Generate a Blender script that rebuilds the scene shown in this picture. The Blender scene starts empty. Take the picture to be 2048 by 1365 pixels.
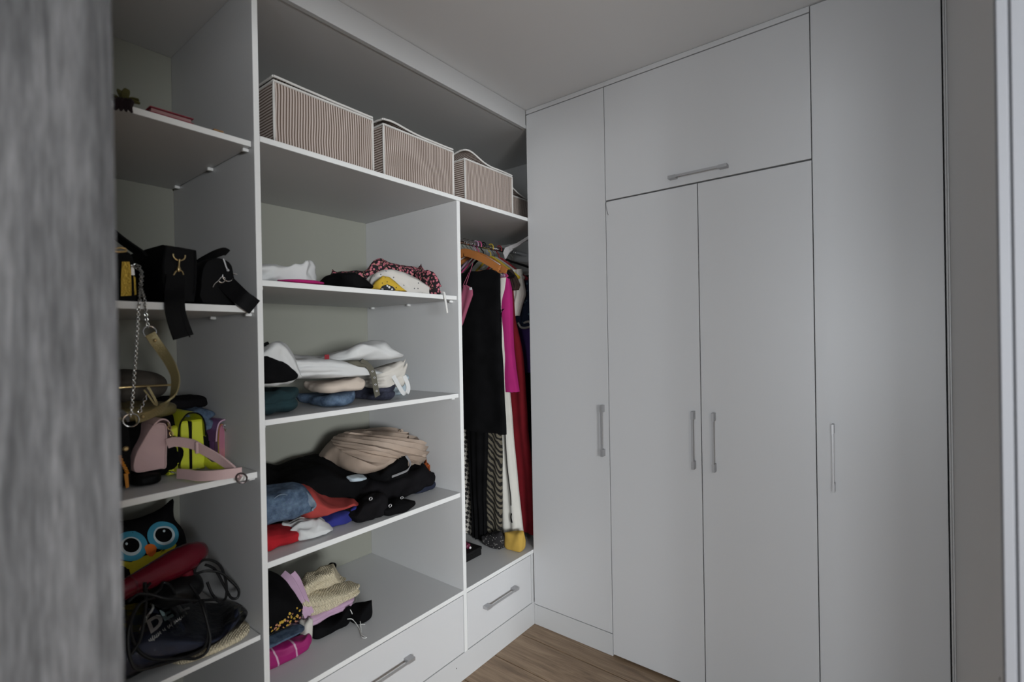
import bpy, bmesh, math, random
from mathutils import Vector, Matrix, noise

# ------------------------------------------------------------------ camera, world, light, exposure
SC = bpy.context.scene
COL = SC.collection
CX, CY, CZ, FPX = 1.4260, -1.9586, 1.3875, 996.006
RV = Vector((0.78710924, 0.61656186, -0.01762168))
UV_ = Vector((0.01208769, 0.01314473, 0.99984054))
FV = Vector((-0.61669517, 0.78719673, -0.00289353))
CP = Vector((CX, CY, CZ))
cam = bpy.data.cameras.new('camera')
cam.sensor_width = 36.0
cam.lens = FPX / 2048 * 36.0
cam.clip_start = 0.02
cam.dof.use_dof = True
cam.dof.focus_distance = 2.15
cam.dof.aperture_fstop = 2.4
camo = bpy.data.objects.new('camera', cam)
COL.objects.link(camo)
camo.matrix_world = Matrix(((RV.x, UV_.x, -FV.x, CX), (RV.y, UV_.y, -FV.y, CY), (RV.z, UV_.z, -FV.z, CZ), (0, 0, 0, 1)))
SC.camera = camo

world = bpy.data.worlds.new('sky')
SC.world = world
world.use_nodes = True
bg = world.node_tree.nodes['Background']
bg.inputs[0].default_value = (0.80, 0.90, 1.0, 1)
bg.inputs[1].default_value = 1.0

def area(name, loc, target, sx, sy, power, col):
    d = bpy.data.lights.new(name, 'AREA')
    d.shape = 'RECTANGLE'; d.size = sx; d.size_y = sy; d.energy = power; d.color = col
    o = bpy.data.objects.new(name, d); COL.objects.link(o)
    o.location = loc
    o.rotation_euler = (Vector(target) - Vector(loc)).to_track_quat('-Z', 'Z').to_euler()
    return o
# daylight from guessed, unseen windows; the corner one is added to brighten shelves
area('window_daylight', (1.82, -4.16, 1.35), (1.82, 0, 1.35), 1.5, 1.25, 94, (0.90, 0.95, 1.0))
area('side_window_daylight', (4.56, -2.68, 1.50), (0, -2.0, 1.25), 0.6, 1.25, 225, (0.95, 0.98, 1.0))
area('added_corner_fill', (4.56, -3.70, 1.50), (0, -1.5, 1.15), 0.8, 1.25, 105, (0.95, 0.98, 1.0))
SC.view_settings.view_transform = 'Standard'
SC.view_settings.look = 'None'
SC.view_settings.gamma = 1.0
SC.view_settings.use_curve_mapping = False
SC.view_settings.exposure = 0.0
SC.cycles.use_denoising = True
SC.cycles.max_bounces = 10
SC.cycles.diffuse_bounces = 6
SC.cycles.transparent_max_bounces = 12
SC.cycles.sample_clamp_indirect = 4.0
SC.cycles.caustics_reflective = False
SC.cycles.caustics_refractive = False

# ------------------------------------------------------------------ helpers
def ray(u, v):
    return FV + RV * ((u - 1024) / FPX) + UV_ * ((682.5 - v) / FPX)
def onx(x, u, v):
    r = ray(u, v); return CP + r * ((x - CX) / r.x)
def ony(y, u, v):
    r = ray(u, v); return CP + r * ((y - CY) / r.y)
def onz(z, u, v):
    r = ray(u, v); return CP + r * ((z - CZ) / r.z)
def proj(p):
    w = Vector(p) - CP; z = w.dot(FV)
    return 1024 + FPX * w.dot(RV) / z, 682.5 - FPX * w.dot(UV_) / z

def link(name, me, mat, parent=None, smooth=False):
    o = bpy.data.objects.new(name, me)
    COL.objects.link(o)
    if mat is not None:
        me.materials.clear(); me.materials.append(mat)
    if smooth:
        me.polygons.foreach_set('use_smooth', [True] * len(me.polygons))
    if parent is not None:
        o.parent = parent
        w = parent.get('_at', None)
        m = Matrix.Translation(-Vector(w)) if w is not None else Matrix.Identity(4)
        o.matrix_parent_inverse = m
    return o
def mesh(name, V, F):
    me = bpy.data.meshes.new(name)
    me.from_pydata([tuple(v) for v in V], [], F)
    me.validate(); me.update()
    return me
def thing(name, label, cat, loc=(0, 0, 0), group=None):
    o = bpy.data.objects.new(name, None); COL.objects.link(o)
    o.location = loc; o.empty_display_size = 0.05
    o['label'] = label; o['category'] = cat; o['_at'] = list(loc)
    if group: o['group'] = group
    return o
def tag(o, label, cat, group=None):
    o['label'] = label; o['category'] = cat
    if group: o['group'] = group
    return o
def struct(o):
    o['kind'] = 'structure'; return o

class MB:
    def __init__(s): s.V = []; s.F = []
    def add(s, V, F):
        n = len(s.V); s.V += [Vector(v) for v in V]; s.F += [tuple(i + n for i in f) for f in F]; return s
    def box(s, x0, x1, y0, y1, z0, z1, bev=0.0):
        bm = bmesh.new()
        bmesh.ops.create_cube(bm, size=1)
        for v in bm.verts:
            v.co = Vector((x0 if v.co.x < 0 else x1, y0 if v.co.y < 0 else y1, z0 if v.co.z < 0 else z1))
        if bev > 0:
            bmesh.ops.bevel(bm, geom=list(bm.edges), offset=bev, segments=1, affect='EDGES')
        bm.verts.index_update()
        s.add([v.co.copy() for v in bm.verts], [[v.index for v in f.verts] for f in bm.faces])
        bm.free(); return s
    def tube(s, pts, r, n=8, closed=False, cap=True):
        pts = [Vector(p) for p in pts]; N = len(pts)
        rr = r if isinstance(r, (list, tuple)) else [r] * N
        up = None; rings = []
        for i, p in enumerate(pts):
            if closed: t = pts[(i + 1) % N] - pts[i - 1]
            else: t = pts[min(i + 1, N - 1)] - pts[max(i - 1, 0)]
            if t.length < 1e-9: t = Vector((0, 0, 1))
            t.normalize()
            if up is None:
                up = Vector((0, 0, 1)) if abs(t.z) < .9 else Vector((1, 0, 0))
            up = (up - t * up.dot(t))
            if up.length < 1e-6: up = t.orthogonal()
            up.normalize(); sd = t.cross(up)
            rings.append([p + (up * math.cos(2 * math.pi * k / n) + sd * math.sin(2 * math.pi * k / n)) * rr[i] for k in range(n)])
        V = [v for q in rings for v in q]; F = []
        M = N if closed else N - 1
        for i in range(M):
            a = i * n; b = ((i + 1) % N) * n
            for k in range(n):
                F.append((a + k, a + (k + 1) % n, b + (k + 1) % n, b + k))
        if cap and not closed:
            F.append(tuple(reversed(range(n)))); F.append(tuple(range((N - 1) * n, N * n)))
        return s.add(V, F)
    def ribbon(s, pts, w, th, side):
        """flat strap along pts; side = width direction (vector or list of vectors)"""
        pts = [Vector(p) for p in pts]; N = len(pts); V = []; F = []
        for i, p in enumerate(pts):
            t = (pts[min(i + 1, N - 1)] - pts[max(i - 1, 0)]).normalized()
            sd = Vector(side[i] if isinstance(side, list) else side)
            sd = (sd - t * sd.dot(t))
            sd = sd.normalized() if sd.length > 1e-6 else t.orthogonal().normalized()
            nn = t.cross(sd)
            ww = w[i] if isinstance(w, list) else w
            for a, b in ((-1, -1), (1, -1), (1, 1), (-1, 1)):
                V.append(p + sd * (a * ww / 2) + nn * (b * th / 2))
        for i in range(N - 1):
            a = i * 4; b = a + 4
            for k in range(4):
                F.append((a + k, a + (k + 1) % 4, b + (k + 1) % 4, b + k))
        F.append((3, 2, 1, 0)); F.append(tuple(range(4 * N - 4, 4 * N)))
        return s.add(V, F)
    def lathe(s, prof, o, ax, n=24, sq=1.0):
        """prof = [(t, r)] along axis ax from o"""
        o = Vector(o); ax = Vector(ax).normalized()
        e1 = ax.orthogonal().normalized(); e2 = ax.cross(e1); V = []; F = []
        for t, r in prof:
            for k in range(n):
                a = 2 * math.pi * k / n
                V.append(o + ax * t + (e1 * math.cos(a) + e2 * math.sin(a) * sq) * max(r, 1e-5))
        for i in range(len(prof) - 1):
            a = i * n; b = a + n
            for k in range(n):
                F.append((a + k, a + (k + 1) % n, b + (k + 1) % n, b + k))
        F.append(tuple(reversed(range(n)))); F.append(tuple(range((len(prof) - 1) * n, len(prof) * n)))
        return s.add(V, F)
    def prism(s, poly, off):
        """polygon (3d points) extruded by vector off"""
        poly = [Vector(p) for p in poly]; off = Vector(off); n = len(poly)
        V = poly + [p + off for p in poly]
        F = [tuple(range(n)), tuple(reversed(range(n, 2 * n)))]
        F += [(i, i + n, (i + 1) % n + n, (i + 1) % n) for i in range(n)]
        return s.add(V, F)
    def obj(s, name, mat, parent=None, smooth=False, fix=True):
        me = mesh(name, s.V, s.F)
        if fix:
            bm = bmesh.new(); bm.from_mesh(me)
            bmesh.ops.recalc_face_normals(bm, faces=bm.faces)
            bm.to_mesh(me); bm.free()
        o = link(name, me, mat, parent, smooth)
        if smooth:
            try: me.set_sharp_from_angle(angle=math.radians(42))
            except Exception: pass
        return o

def spline(P, n=8, closed=False):
    """Catmull-Rom through points"""
    P = [Vector(p) for p in P]; N = len(P); out = []
    rng = N if closed else N - 1
    for i in range(rng):
        p0 = P[i - 1] if (i > 0 or closed) else P[0]
        p1 = P[i]; p2 = P[(i + 1) % N]
        p3 = P[(i + 2) % N] if (i + 2 < N or closed) else P[-1]
        for k in range(n):
            t = k / n
            out.append(0.5 * ((2 * p1) + (p2 - p0) * t + (2 * p0 - 5 * p1 + 4 * p2 - p3) * t * t + (3 * p1 - p0 - 3 * p2 + p3) * t ** 3))
    if not closed: out.append(P[-1])
    return out

# ------------------------------------------------------------------ materials
def mat(name, col, rough=0.5, metal=0.0, spec=0.5, build=None, **kw):
    m = bpy.data.materials.new(name); m.use_nodes = True
    nt = m.node_tree; b = nt.nodes['Principled BSDF']
    b.inputs['Base Color'].default_value = (*col, 1)
    b.inputs['Roughness'].default_value = rough
    b.inputs['Metallic'].default_value = metal
    b.inputs['Specular IOR Level'].default_value = spec
    for k, v in kw.items(): b.inputs[k.replace('_', ' ')].default_value = v
    if build: build(nt, b)
    return m
def N(nt, t, **kw):
    n = nt.nodes.new(t)
    for k, v in kw.items():
        if k in n.inputs: n.inputs[k].default_value = v
        else: setattr(n, k, v)
    return n
def coords(nt, scale=(1, 1, 1), rot=(0, 0, 0)):
    tc = N(nt, 'ShaderNodeTexCoord'); mp = N(nt, 'ShaderNodeMapping')
    mp.inputs['Scale'].default_value = scale; mp.inputs['Rotation'].default_value = rot
    nt.links.new(tc.outputs['Object'], mp.inputs[0]); return mp.outputs[0]
def ramp(nt, fac, stops, interp='LINEAR'):
    r = N(nt, 'ShaderNodeValToRGB'); r.color_ramp.interpolation = interp
    e = r.color_ramp.elements
    while len(e) < len(stops): e.new(0.5)
    for i, (p, c) in enumerate(stops):
        e[i].position = p; e[i].color = (*c, 1)
    nt.links.new(fac, r.inputs[0]); return r.outputs[0]
def bump(nt, b, h, dist=0.001, strength=0.5):
    bp = N(nt, 'ShaderNodeBump'); bp.inputs['Distance'].default_value = dist; bp.inputs['Strength'].default_value = strength
    nt.links.new(h, bp.inputs['Height']); nt.links.new(bp.outputs[0], b.inputs['Normal'])

def cloth(name, col, var=0.12, weave=900, rough=0.92, sheen=0.0, extra=None, spec=0.25):
    def bld(nt, b):
        co = coords(nt)
        n1 = N(nt, 'ShaderNodeTexNoise', Scale=14.0, Detail=3.0); nt.links.new(co, n1.inputs['Vector'])
        lo = tuple(c * (1 - var) for c in col); hi = tuple(min(1, c * (1 + var)) for c in col)
        nt.links.new(ramp(nt, n1.outputs['Fac'], [(.3, lo), (.7, hi)]), b.inputs['Base Color'])
        n2 = N(nt, 'ShaderNodeTexNoise', Scale=float(weave), Detail=2.0); nt.links.new(co, n2.inputs['Vector'])
        bump(nt, b, n2.outputs['Fac'], 0.0006, 0.5)
        if sheen: b.inputs['Sheen Weight'].default_value = sheen
        if extra: extra(nt, b, co)
    return mat(name, col, rough, spec=spec, build=bld)

def lam(nt, b):
    co = coords(nt)
    n = N(nt, 'ShaderNodeTexNoise', Scale=260.0, Detail=2.0); nt.links.new(co, n.inputs['Vector'])
    bump(nt, b, n.outputs['Fac'], 0.0003, 0.12)
M_WHITE = mat('white_laminate', (0.53, 0.535, 0.54), 0.42, build=lam)
M_EDGE = mat('white_edge', (0.70, 0.71, 0.705), 0.40, build=lam)
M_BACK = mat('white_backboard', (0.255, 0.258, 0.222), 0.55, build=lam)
M_DOOR = mat('white_door_front', (0.56, 0.565, 0.575), 0.40, build=lam)
def plaster(nt, b):
    co = coords(nt)
    n = N(nt, 'ShaderNodeTexNoise', Scale=60.0, Detail=4.0); nt.links.new(co, n.inputs['Vector'])
    bump(nt, b, n.outputs['Fac'], 0.0008, 0.25)
M_CEIL = mat('ceiling_paint', (0.70, 0.71, 0.72), 0.9, build=plaster)
M_WALL = mat('wall_paint', (0.66, 0.66, 0.66), 0.85, build=plaster)
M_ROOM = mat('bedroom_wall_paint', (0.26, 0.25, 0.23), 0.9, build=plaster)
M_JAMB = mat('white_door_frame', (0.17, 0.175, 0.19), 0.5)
M_STEEL = mat('brushed_steel', (0.42, 0.42, 0.43), 0.42, metal=0.55)
M_CHROME = mat('chrome', (0.75, 0.75, 0.76), 0.15, metal=1.0)
M_GAP = mat('dark_joint_and_shade', (0.03, 0.025, 0.02), 0.9)
def wood_floor(nt, b):
    oi = N(nt, 'ShaderNodeObjectInfo')
    tc = N(nt, 'ShaderNodeTexCoord'); ad = N(nt, 'ShaderNodeVectorMath', operation='ADD')
    sc = N(nt, 'ShaderNodeVectorMath', operation='SCALE'); sc.inputs[0].default_value = (7, 3, 11)
    nt.links.new(oi.outputs['Random'], sc.inputs['Scale'])
    nt.links.new(tc.outputs['Object'], ad.inputs[0]); nt.links.new(sc.outputs[0], ad.inputs[1])
    mp = N(nt, 'ShaderNodeMapping'); mp.inputs['Scale'].default_value = (1.6, 15, 15); nt.links.new(ad.outputs[0], mp.inputs[0])
    w = N(nt, 'ShaderNodeTexNoise', Scale=2.2, Detail=6.0, Roughness=0.65, Distortion=0.9); nt.links.new(mp.outputs[0], w.inputs['Vector'])
    c1 = ramp(nt, w.outputs['Fac'], [(.28, (.15, .096, .058)), (.5, (.265, .182, .114)), (.72, (.36, .26, .17))])
    mp2 = N(nt, 'ShaderNodeMapping'); mp2.inputs['Scale'].default_value = (4, 160, 160); nt.links.new(ad.outputs[0], mp2.inputs[0])
    g = N(nt, 'ShaderNodeTexNoise', Scale=1.0, Detail=3.0); nt.links.new(mp2.outputs[0], g.inputs['Vector'])
    mx = N(nt, 'ShaderNodeMix', data_type='RGBA', blend_type='MULTIPLY'); mx.inputs['Factor'].default_value = 0.55
    nt.links.new(c1, mx.inputs['A']); nt.links.new(ramp(nt, g.outputs['Fac'], [(.35, (.62, .58, .54)), (.65, (1, 1, 1))]), mx.inputs['B'])
    nt.links.new(mx.outputs['Result'], b.inputs['Base Color'])
    bump(nt, b, g.outputs['Fac'], 0.0006, 0.25)
M_PLANK = mat('oak_laminate', (0.3, 0.2, 0.12), 0.45, build=wood_floor)
def leafwood(nt, b):
    co = coords(nt, (30, 30, 2.2))
    w = N(nt, 'ShaderNodeTexNoise', Scale=2.0, Detail=5.0, Roughness=0.62, Distortion=0.5); nt.links.new(co, w.inputs['Vector'])
    co2 = coords(nt, (260, 260, 30))
    g = N(nt, 'ShaderNodeTexNoise', Scale=1.0, Detail=3.0); nt.links.new(co2, g.inputs['Vector'])
    mx = N(nt, 'ShaderNodeMix', data_type='RGBA', blend_type='MULTIPLY'); mx.inputs['Factor'].default_value = 0.7
    nt.links.new(ramp(nt, w.outputs['Fac'], [(.3, (.075, .075, .078)), (.5, (.15, .15, .155)), (.72, (.26, .26, .265))]), mx.inputs['A'])
    nt.links.new(ramp(nt, g.outputs['Fac'], [(.35, (.5, .5, .5)), (.65, (1, 1, 1))]), mx.inputs['B'])
    nt.links.new(mx.outputs['Result'], b.inputs['Base Color'])
    bump(nt, b, g.outputs['Fac'], 0.001, 0.35)
M_LEAF = mat('grey_wood_grain', (0.2, 0.2, 0.2), 0.7, build=leafwood)

# ------------------------------------------------------------------ the setting
H = 2.5
XW, XO = 1.5400, 1.66            # closet side / room side of the door wall
YJ = -0.935                      # jamb of the opening
fl = struct(MB().box(-0.70, 4.70, -4.30, 0.75, -0.06, -0.010).obj('floor', M_GAP))
random.seed(4)
PW = 0.1945
row = 0
y1 = 0.04 + 0.0515
y1 = -0.1035 + PW
while y1 > -4.2:
    x = -0.02
    first = {0: 1.35, 1: 1.35, 2: 0.95, 3: 1.2}.get(row, 0.4 + random.random() * 0.9)
    x1 = x + first
    while x < 1.66:
        e = min(x1, 1.66)
        MB().box(x + .0006, e - .0006, y1 - PW + .0022, y1 - .0022, -0.010, 0.0, 0.0014).obj('plank', M_PLANK, fl)
        x = e; x1 = e + 1.2
    y1 -= PW; row += 1
struct(MB().box(1.661, 4.6, -4.2, 0.6, -0.010, 0.0).obj('floor_bedroom', M_PLANK))
struct(MB().box(-0.70, 4.70, -4.30, 0.75, H, H + 0.1).obj('ceiling', M_CEIL))
struct(MB().box(-0.70, -0.645, -4.30, 0.75, 0, H).obj('wall_left', M_WALL))
struct(MB().box(-0.645, 4.60, 0.65, 0.75, 0, H).obj('wall_back', M_WALL))
YF = -2.66                        # closet front, unseen; its pier and header are shaped to block window light
struct(MB().box(-0.645, 0.775, YF - .10, YF, 0, H).box(0.775, XO, YF - .10, YF, 1.98, H).obj('wall_front', M_WALL))
wr = struct(MB().box(XW, XO, YJ + 0.022, 0.65, 0, H).box(XW, XO, YF, YJ + 0.022, 2.09, H).box(XW, XO, YF, -1.90, 0, 2.09).obj('wall_right', M_WALL))  # near pier is unseen, added to keep light off the left shelves
MB().lathe([(0, .0030), (.0006, .0012)], (XW + .0001, YJ + .055, .842), (-1, 0, 0), 7, 2.6).obj('scuff', M_GAP, wr)
# door frame of the opening: casing edge, groove, lining
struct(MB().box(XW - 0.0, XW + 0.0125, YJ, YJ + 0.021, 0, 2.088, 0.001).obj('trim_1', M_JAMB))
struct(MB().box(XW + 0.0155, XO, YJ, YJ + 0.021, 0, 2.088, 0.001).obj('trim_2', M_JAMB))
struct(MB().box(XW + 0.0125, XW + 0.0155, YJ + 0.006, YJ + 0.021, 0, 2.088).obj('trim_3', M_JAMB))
# bedroom with guessed windows; the corner one is added for the shelves' light
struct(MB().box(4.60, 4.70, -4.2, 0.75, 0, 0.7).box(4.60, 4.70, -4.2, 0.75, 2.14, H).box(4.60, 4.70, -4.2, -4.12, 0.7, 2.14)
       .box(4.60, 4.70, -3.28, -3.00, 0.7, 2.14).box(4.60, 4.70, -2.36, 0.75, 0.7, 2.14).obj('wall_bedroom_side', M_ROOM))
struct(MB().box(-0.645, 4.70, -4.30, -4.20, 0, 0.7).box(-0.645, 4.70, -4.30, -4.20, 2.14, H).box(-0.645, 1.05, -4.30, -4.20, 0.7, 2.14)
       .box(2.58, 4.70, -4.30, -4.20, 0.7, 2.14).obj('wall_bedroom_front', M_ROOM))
for k, (a0, a1, c, ax) in enumerate(((-3.00, -2.36, 4.64, 1), (1.05, 2.58, -4.24, 0), (-4.12, -3.28, 4.64, 1))):  # last frame belongs to the added corner window
    m = MB()
    for (s0, s1, z0, z1) in ((a0, a1, .7, .76), (a0, a1, 2.08, 2.14), (a0, a0 + .06, .7, 2.14), (a1 - .06, a1, .7, 2.14), ((a0 + a1) / 2 - .03, (a0 + a1) / 2 + .03, .7, 2.14)):
        if ax == 1: m.box(c, c + .05, s0, s1, z0, z1, .004)
        else: m.box(s0, s1, c - .05, c, z0, z1, .004)
    struct(m.obj('window_%d' % (k + 1), M_JAMB))

# grey wood door leaf standing open at the near side of the opening
hx, hy, tx, ty = 0.782, -2.635, CX - 0.600, CY + 0.1447
dv = Vector((tx - hx, ty - hy, 0)).normalized(); nv = Vector((-dv.y, dv.x, 0))
d3 = struct(MB().prism([(hx, hy, .008), (tx, ty, .008), (tx + nv.x * .04, ty + nv.y * .04, .008), (hx + nv.x * .04, hy + nv.y * .04, .008)], (0, 0, 1.965)).obj('door_1', M_LEAF))
# ------------------------------------------------------------------ built-in furniture
XB = -0.614
YL = -2.60          # left end of the shelving
YA0, YA1 = -1.2971, -1.2807
YM0, YM1 = -0.4890, -0.4700
YE = 0.40           # the bay runs on behind the corner wardrobe
ZT = 2.4105
def handle_mb(p0, p1, out, wdir, wid=0.010, dep=0.028, foot=0.030):
    """flat bow handle: thin bar between two broad feet; p0,p1 ends on the front's surface"""
    p0 = Vector(p0); p1 = Vector(p1); out = Vector(out); wd = Vector(wdir); t = (p1 - p0).normalized()
    m = MB()
    bw = wid * .36
    q0, q1 = p0 + t * (foot - .004), p1 - t * (foot - .004)
    m.prism([q0 + out * (dep - .0045) - wd * bw, q1 + out * (dep - .0045) - wd * bw, q1 + out * (dep - .0045) + wd * bw, q0 + out * (dep - .0045) + wd * bw], out * 0.004)
    for a, s in ((p0, 1), (p1, -1)):
        b = a + t * (s * foot)
        m.prism([a - wd * wid / 2, b - wd * wid / 2, b + wd * wid / 2, a + wd * wid / 2], out * dep)
    return m
def pins(shelf, z, ys, xs):
    for y, dy in ys:
        for x in xs:
            MB().box(x - .005, x + .005, min(y, y + dy * .016), max(y, y + dy * .016), z - .009, z, .0012).obj('shelf_pin', M_EDGE, shelf)
def board(name, par, x0, x1, y0, y1, z0, z1, mat_=None, edge='x'):
    o = MB().box(x0, x1, y0, y1, z0, z1, .0008).obj(name, mat_ or M_WHITE, par)
    if name in ('shelf', 'divider', 'side_panel', 'top_panel') and mat_ is None:   # white edge banding on the front edge
        o.data.materials.append(M_EDGE)
        for p in o.data.polygons:
            if p.normal.x > .9: p.material_index = 1
    return o

# left shelving
LU = thing('shelving_unit', 'white open shelving holding handbags, beside the grey wooden door', 'shelves', (-0.3, -1.7, 0))
board('side_panel', LU, XB, 0, YL - .0164, YL, 0, H - .002)
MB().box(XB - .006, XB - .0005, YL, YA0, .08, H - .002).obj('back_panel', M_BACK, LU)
board('top_panel', LU, XB, -.002, YL, YA0, ZT + .003, ZT + .019)
board('fascia', LU, -.018, 0, YL, YA0, ZT + .0195, H - .0015)
sA = board('shelf', LU, XB, -.012, YL, YA0 - .0025, 1.9437, 1.9601)
sB = board('shelf', LU, XB, -.012, YL, YA0 - .0025, 1.4762, 1.4946)
sC = board('shelf', LU, XB, -.012, YL, YA0 - .0025, 1.0099, 1.0271)
sD = board('shelf', LU, XB, -.012, YL, YA0 - .0025, .5509, .5653)
for s_, z_ in ((sA, 1.9437), (sB, 1.4762), (sC, 1.0099), (sD, .5509)):
    pins(s_, z_, ((YA0, -1),), (-.037, -.279, -.557))
board('shelf', LU, XB, -.002, YL, YA0, .09, .108)
board('plinth', LU, -.018, 0, YL, YA0, 0, .0895)

# middle shelves with the hanging bay and drawers
MU = thing('shelving_unit', 'wide white shelving of folded clothes with striped boxes on top and two drawers below', 'shelves', (-0.3, -0.6, 0))
dvd = board('divider', MU, XB, 0, YA0, YA1, 0, H - .002)
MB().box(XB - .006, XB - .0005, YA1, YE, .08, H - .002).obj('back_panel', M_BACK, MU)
board('top_panel', MU, XB, -.002, YA1, YE, ZT + .003, ZT + .019)
board('fascia', MU, -.018, 0, YA1, -.0008, ZT, H - .0015)
board('side_panel', MU, XB, -.004, YE, YE + .0164, 0, H - .002)
board('divider', MU, XB, 0, YM0, YM1, .1083, 1.9612)
s1_ = board('shelf', MU, XB, 0, YA1, YE, 1.9616, 1.9783)
shs = []
for a, b in ((1.5531, 1.5700), (1.1536, 1.1704), (.7453, .7635)):
    s_ = board('shelf', MU, XB, -.006, YA1, YM0 - .0025, a, b)
    pins(s_, a, ((YM0, -1), (YA1, 1)), (-.035, -.300, -.560)); shs.append(s_)
board('shelf', MU, XB, 0, YA1, YM0, .3460, .3634)
board('shelf', MU, XB, 0, YM1, YE, .3460, .3634)
board('plinth', MU, -.020, 0, YA1, YE, 0, .1080)
board('drawer_box', MU, XB, -.0185, YA1, YM0, .1085, .3455)
board('drawer_box', MU, XB, -.0185, YM1, YE, .1085, .3455)
board('stile', MU, -.018, 0, -.018, -.0008, .1085, .3455)
dr1 = board('drawer', MU, -.018, -.001, YA1 + .002, YM0 - .002, .1115, .3425, M_DOOR)
dr2 = board('drawer', MU, -.018, -.001, YM1 + .003, -.021, .1115, .3425, M_DOOR)
handle_mb((-.001, -.994, .240), (-.001, -.772, .240), (1, 0, 0), (0, 0, 1), wid=.012).obj('handle', M_STEEL, dr1)
handle_mb((-.001, -.372, .243), (-.001, -.150, .243), (1, 0, 0), (0, 0, 1), wid=.012).obj('handle', M_STEEL, dr2)
# small marks: cam cover and a plug on the plinth
MB().lathe([(0, .0022), (.0006, .0022)], (0.0, onx(0, 913, 1338).y, onx(0, 913, 1338).z), (1, 0, 0), 10).obj('plug', M_GAP, MU)

# wardrobe along the back
X1, X2, X3, X4 = .4199, .8121, 1.1932, 1.5290
G = .0016
def door(par, x0, x1, z0, z1, y=0.0, lab=None):
    return MB().box(x0 + G, x1 - G, y, y + .018, z0 + G, z1 - G, .0006).obj('door', M_DOOR, par)
W1 = thing('wardrobe', 'narrow white wardrobe with one door, in the corner beside the hanging clothes', 'wardrobe', (.2, .3, 0))
MB().box(.0005, .4195, .034, .60, .001, H - .002).obj('carcass', M_WHITE, W1)
board('plinth', W1, .0008, X1 - .0008, 0.0, .019, .001, .0966)
d = door(W1, .0006, X1, .0985, 2.4760)
handle_mb((.394, 0, .872), (.394, 0, 1.095), (0, -1, 0), (1, 0, 0)).obj('handle', M_STEEL, d)
board('filler', W1, .0008, X1, .0, .019, 2.4785, H - .0015, M_DOOR)
W2 = thing('wardrobe', 'wide white wardrobe with a pair of tall doors and one wide flap door above', 'wardrobe', (.8, .3, 0))
MB().box(.4205, 1.1925, .034, .60, .09, H - .002).obj('carcass', M_WHITE, W2)
board('plinth', W2, .4205, 1.1925, .06, .078, .001, .09, M_GAP)  # near-black colour stands in for the shadow under the doors
d2a = door(W2, X1, X2, .0093, 1.9785); d2b = door(W2, X2, X3, .0093, 1.9785)
d2c = door(W2, X1, X3, 1.9815, 2.4760)
handle_mb((.785, 0, .874), (.785, 0, 1.097), (0, -1, 0), (1, 0, 0)).obj('handle', M_STEEL, d2a)
handle_mb((.8615, 0, .874), (.8615, 0, 1.097), (0, -1, 0), (1, 0, 0)).obj('handle', M_STEEL, d2b)
handle_mb((.706, 0, 2.016), (.927, 0, 2.016), (0, -1, 0), (0, 0, 1), wid=.012).obj('handle', M_STEEL, d2c)
board('filler', W2, X1, X3 - .001, .0, .019, 2.4785, H - .0015, M_DOOR)
MB().tube(spline([(.4245, .010, 1.985), (.4240, -.003, 1.972), (.4255, -.004, 1.950), (.4340, -.004, 1.918)], 6), .0011, 6).obj('cord', mat('grey_cord', (.16, .16, .16), .6), W2, True)
W3 = thing('wardrobe', 'tall white wardrobe with one full-height door, beside the door opening', 'wardrobe', (1.36, .3, 0))
MB().box(1.1935, 1.5285, .034, .60, .09, H - .002).obj('carcass', M_WHITE, W3)
board('plinth', W3, 1.1935, 1.5285, .06, .078, .001, .09, M_GAP)  # shade below the door put into the dark colour here too
d = door(W3, X3, X4, .0093, 2.4960, -.003)
handle_mb((1.2430, -.003, .866), (1.2430, -.003, 1.090), (0, -1, 0), (1, 0, 0), wid=.006).obj('handle', M_STEEL, d)
# scribe strip between the last wardrobe and the wall
struct(MB().box(1.5310, 1.5350, -.012, .02, 0, H - .001, .0006).box(1.5355, 1.5395, -.020, .02, 0, H - .001, .0006).obj('trim_4', M_WHITE))
# ------------------------------------------------------------------ cloth shapes
def fbm(p, o=3):
    s = 0; a = 1
    for _ in range(o):
        s += a * noise.noise(p); p = p * 2.03; a *= .5
    return s
def cubegrid(nx, ny, nz):
    """closed surface grid of the cube [-1,1]^3: verts, faces"""
    idx = {}; V = []; F = []
    def vid(i, j, k):
        t = (i, j, k)
        if t not in idx:
            idx[t] = len(V); V.append((2 * i / nx - 1, 2 * j / ny - 1, 2 * k / nz - 1))
        return idx[t]
    for i in range(nx):
        for j in range(ny):
            for k, fl in ((0, 1), (nz, 0)):
                q = [vid(i, j, k), vid(i + 1, j, k), vid(i + 1, j + 1, k), vid(i, j + 1, k)]
                F.append(tuple(q[::-1] if fl else q))
    for i in range(nx):
        for k in range(nz):
            for j, fl in ((0, 0), (ny, 1)):
                q = [vid(i, j, k), vid(i + 1, j, k), vid(i + 1, j, k + 1), vid(i, j, k + 1)]
                F.append(tuple(q[::-1] if fl else q))
    for j in range(ny):
        for k in range(nz):
            for i, fl in ((0, 1), (nx, 0)):
                q = [vid(i, j, k), vid(i, j + 1, k), vid(i, j + 1, k + 1), vid(i, j, k + 1)]
                F.append(tuple(q[::-1] if fl else q))
    return V, F
def interp(P, u):
    if u <= P[0][0]: return P[0][1]
    for (a, va), (b, vb) in zip(P, P[1:]):
        if u <= b: return va + (vb - va) * (u - a) / (b - a)
    return P[-1][1]

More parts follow.
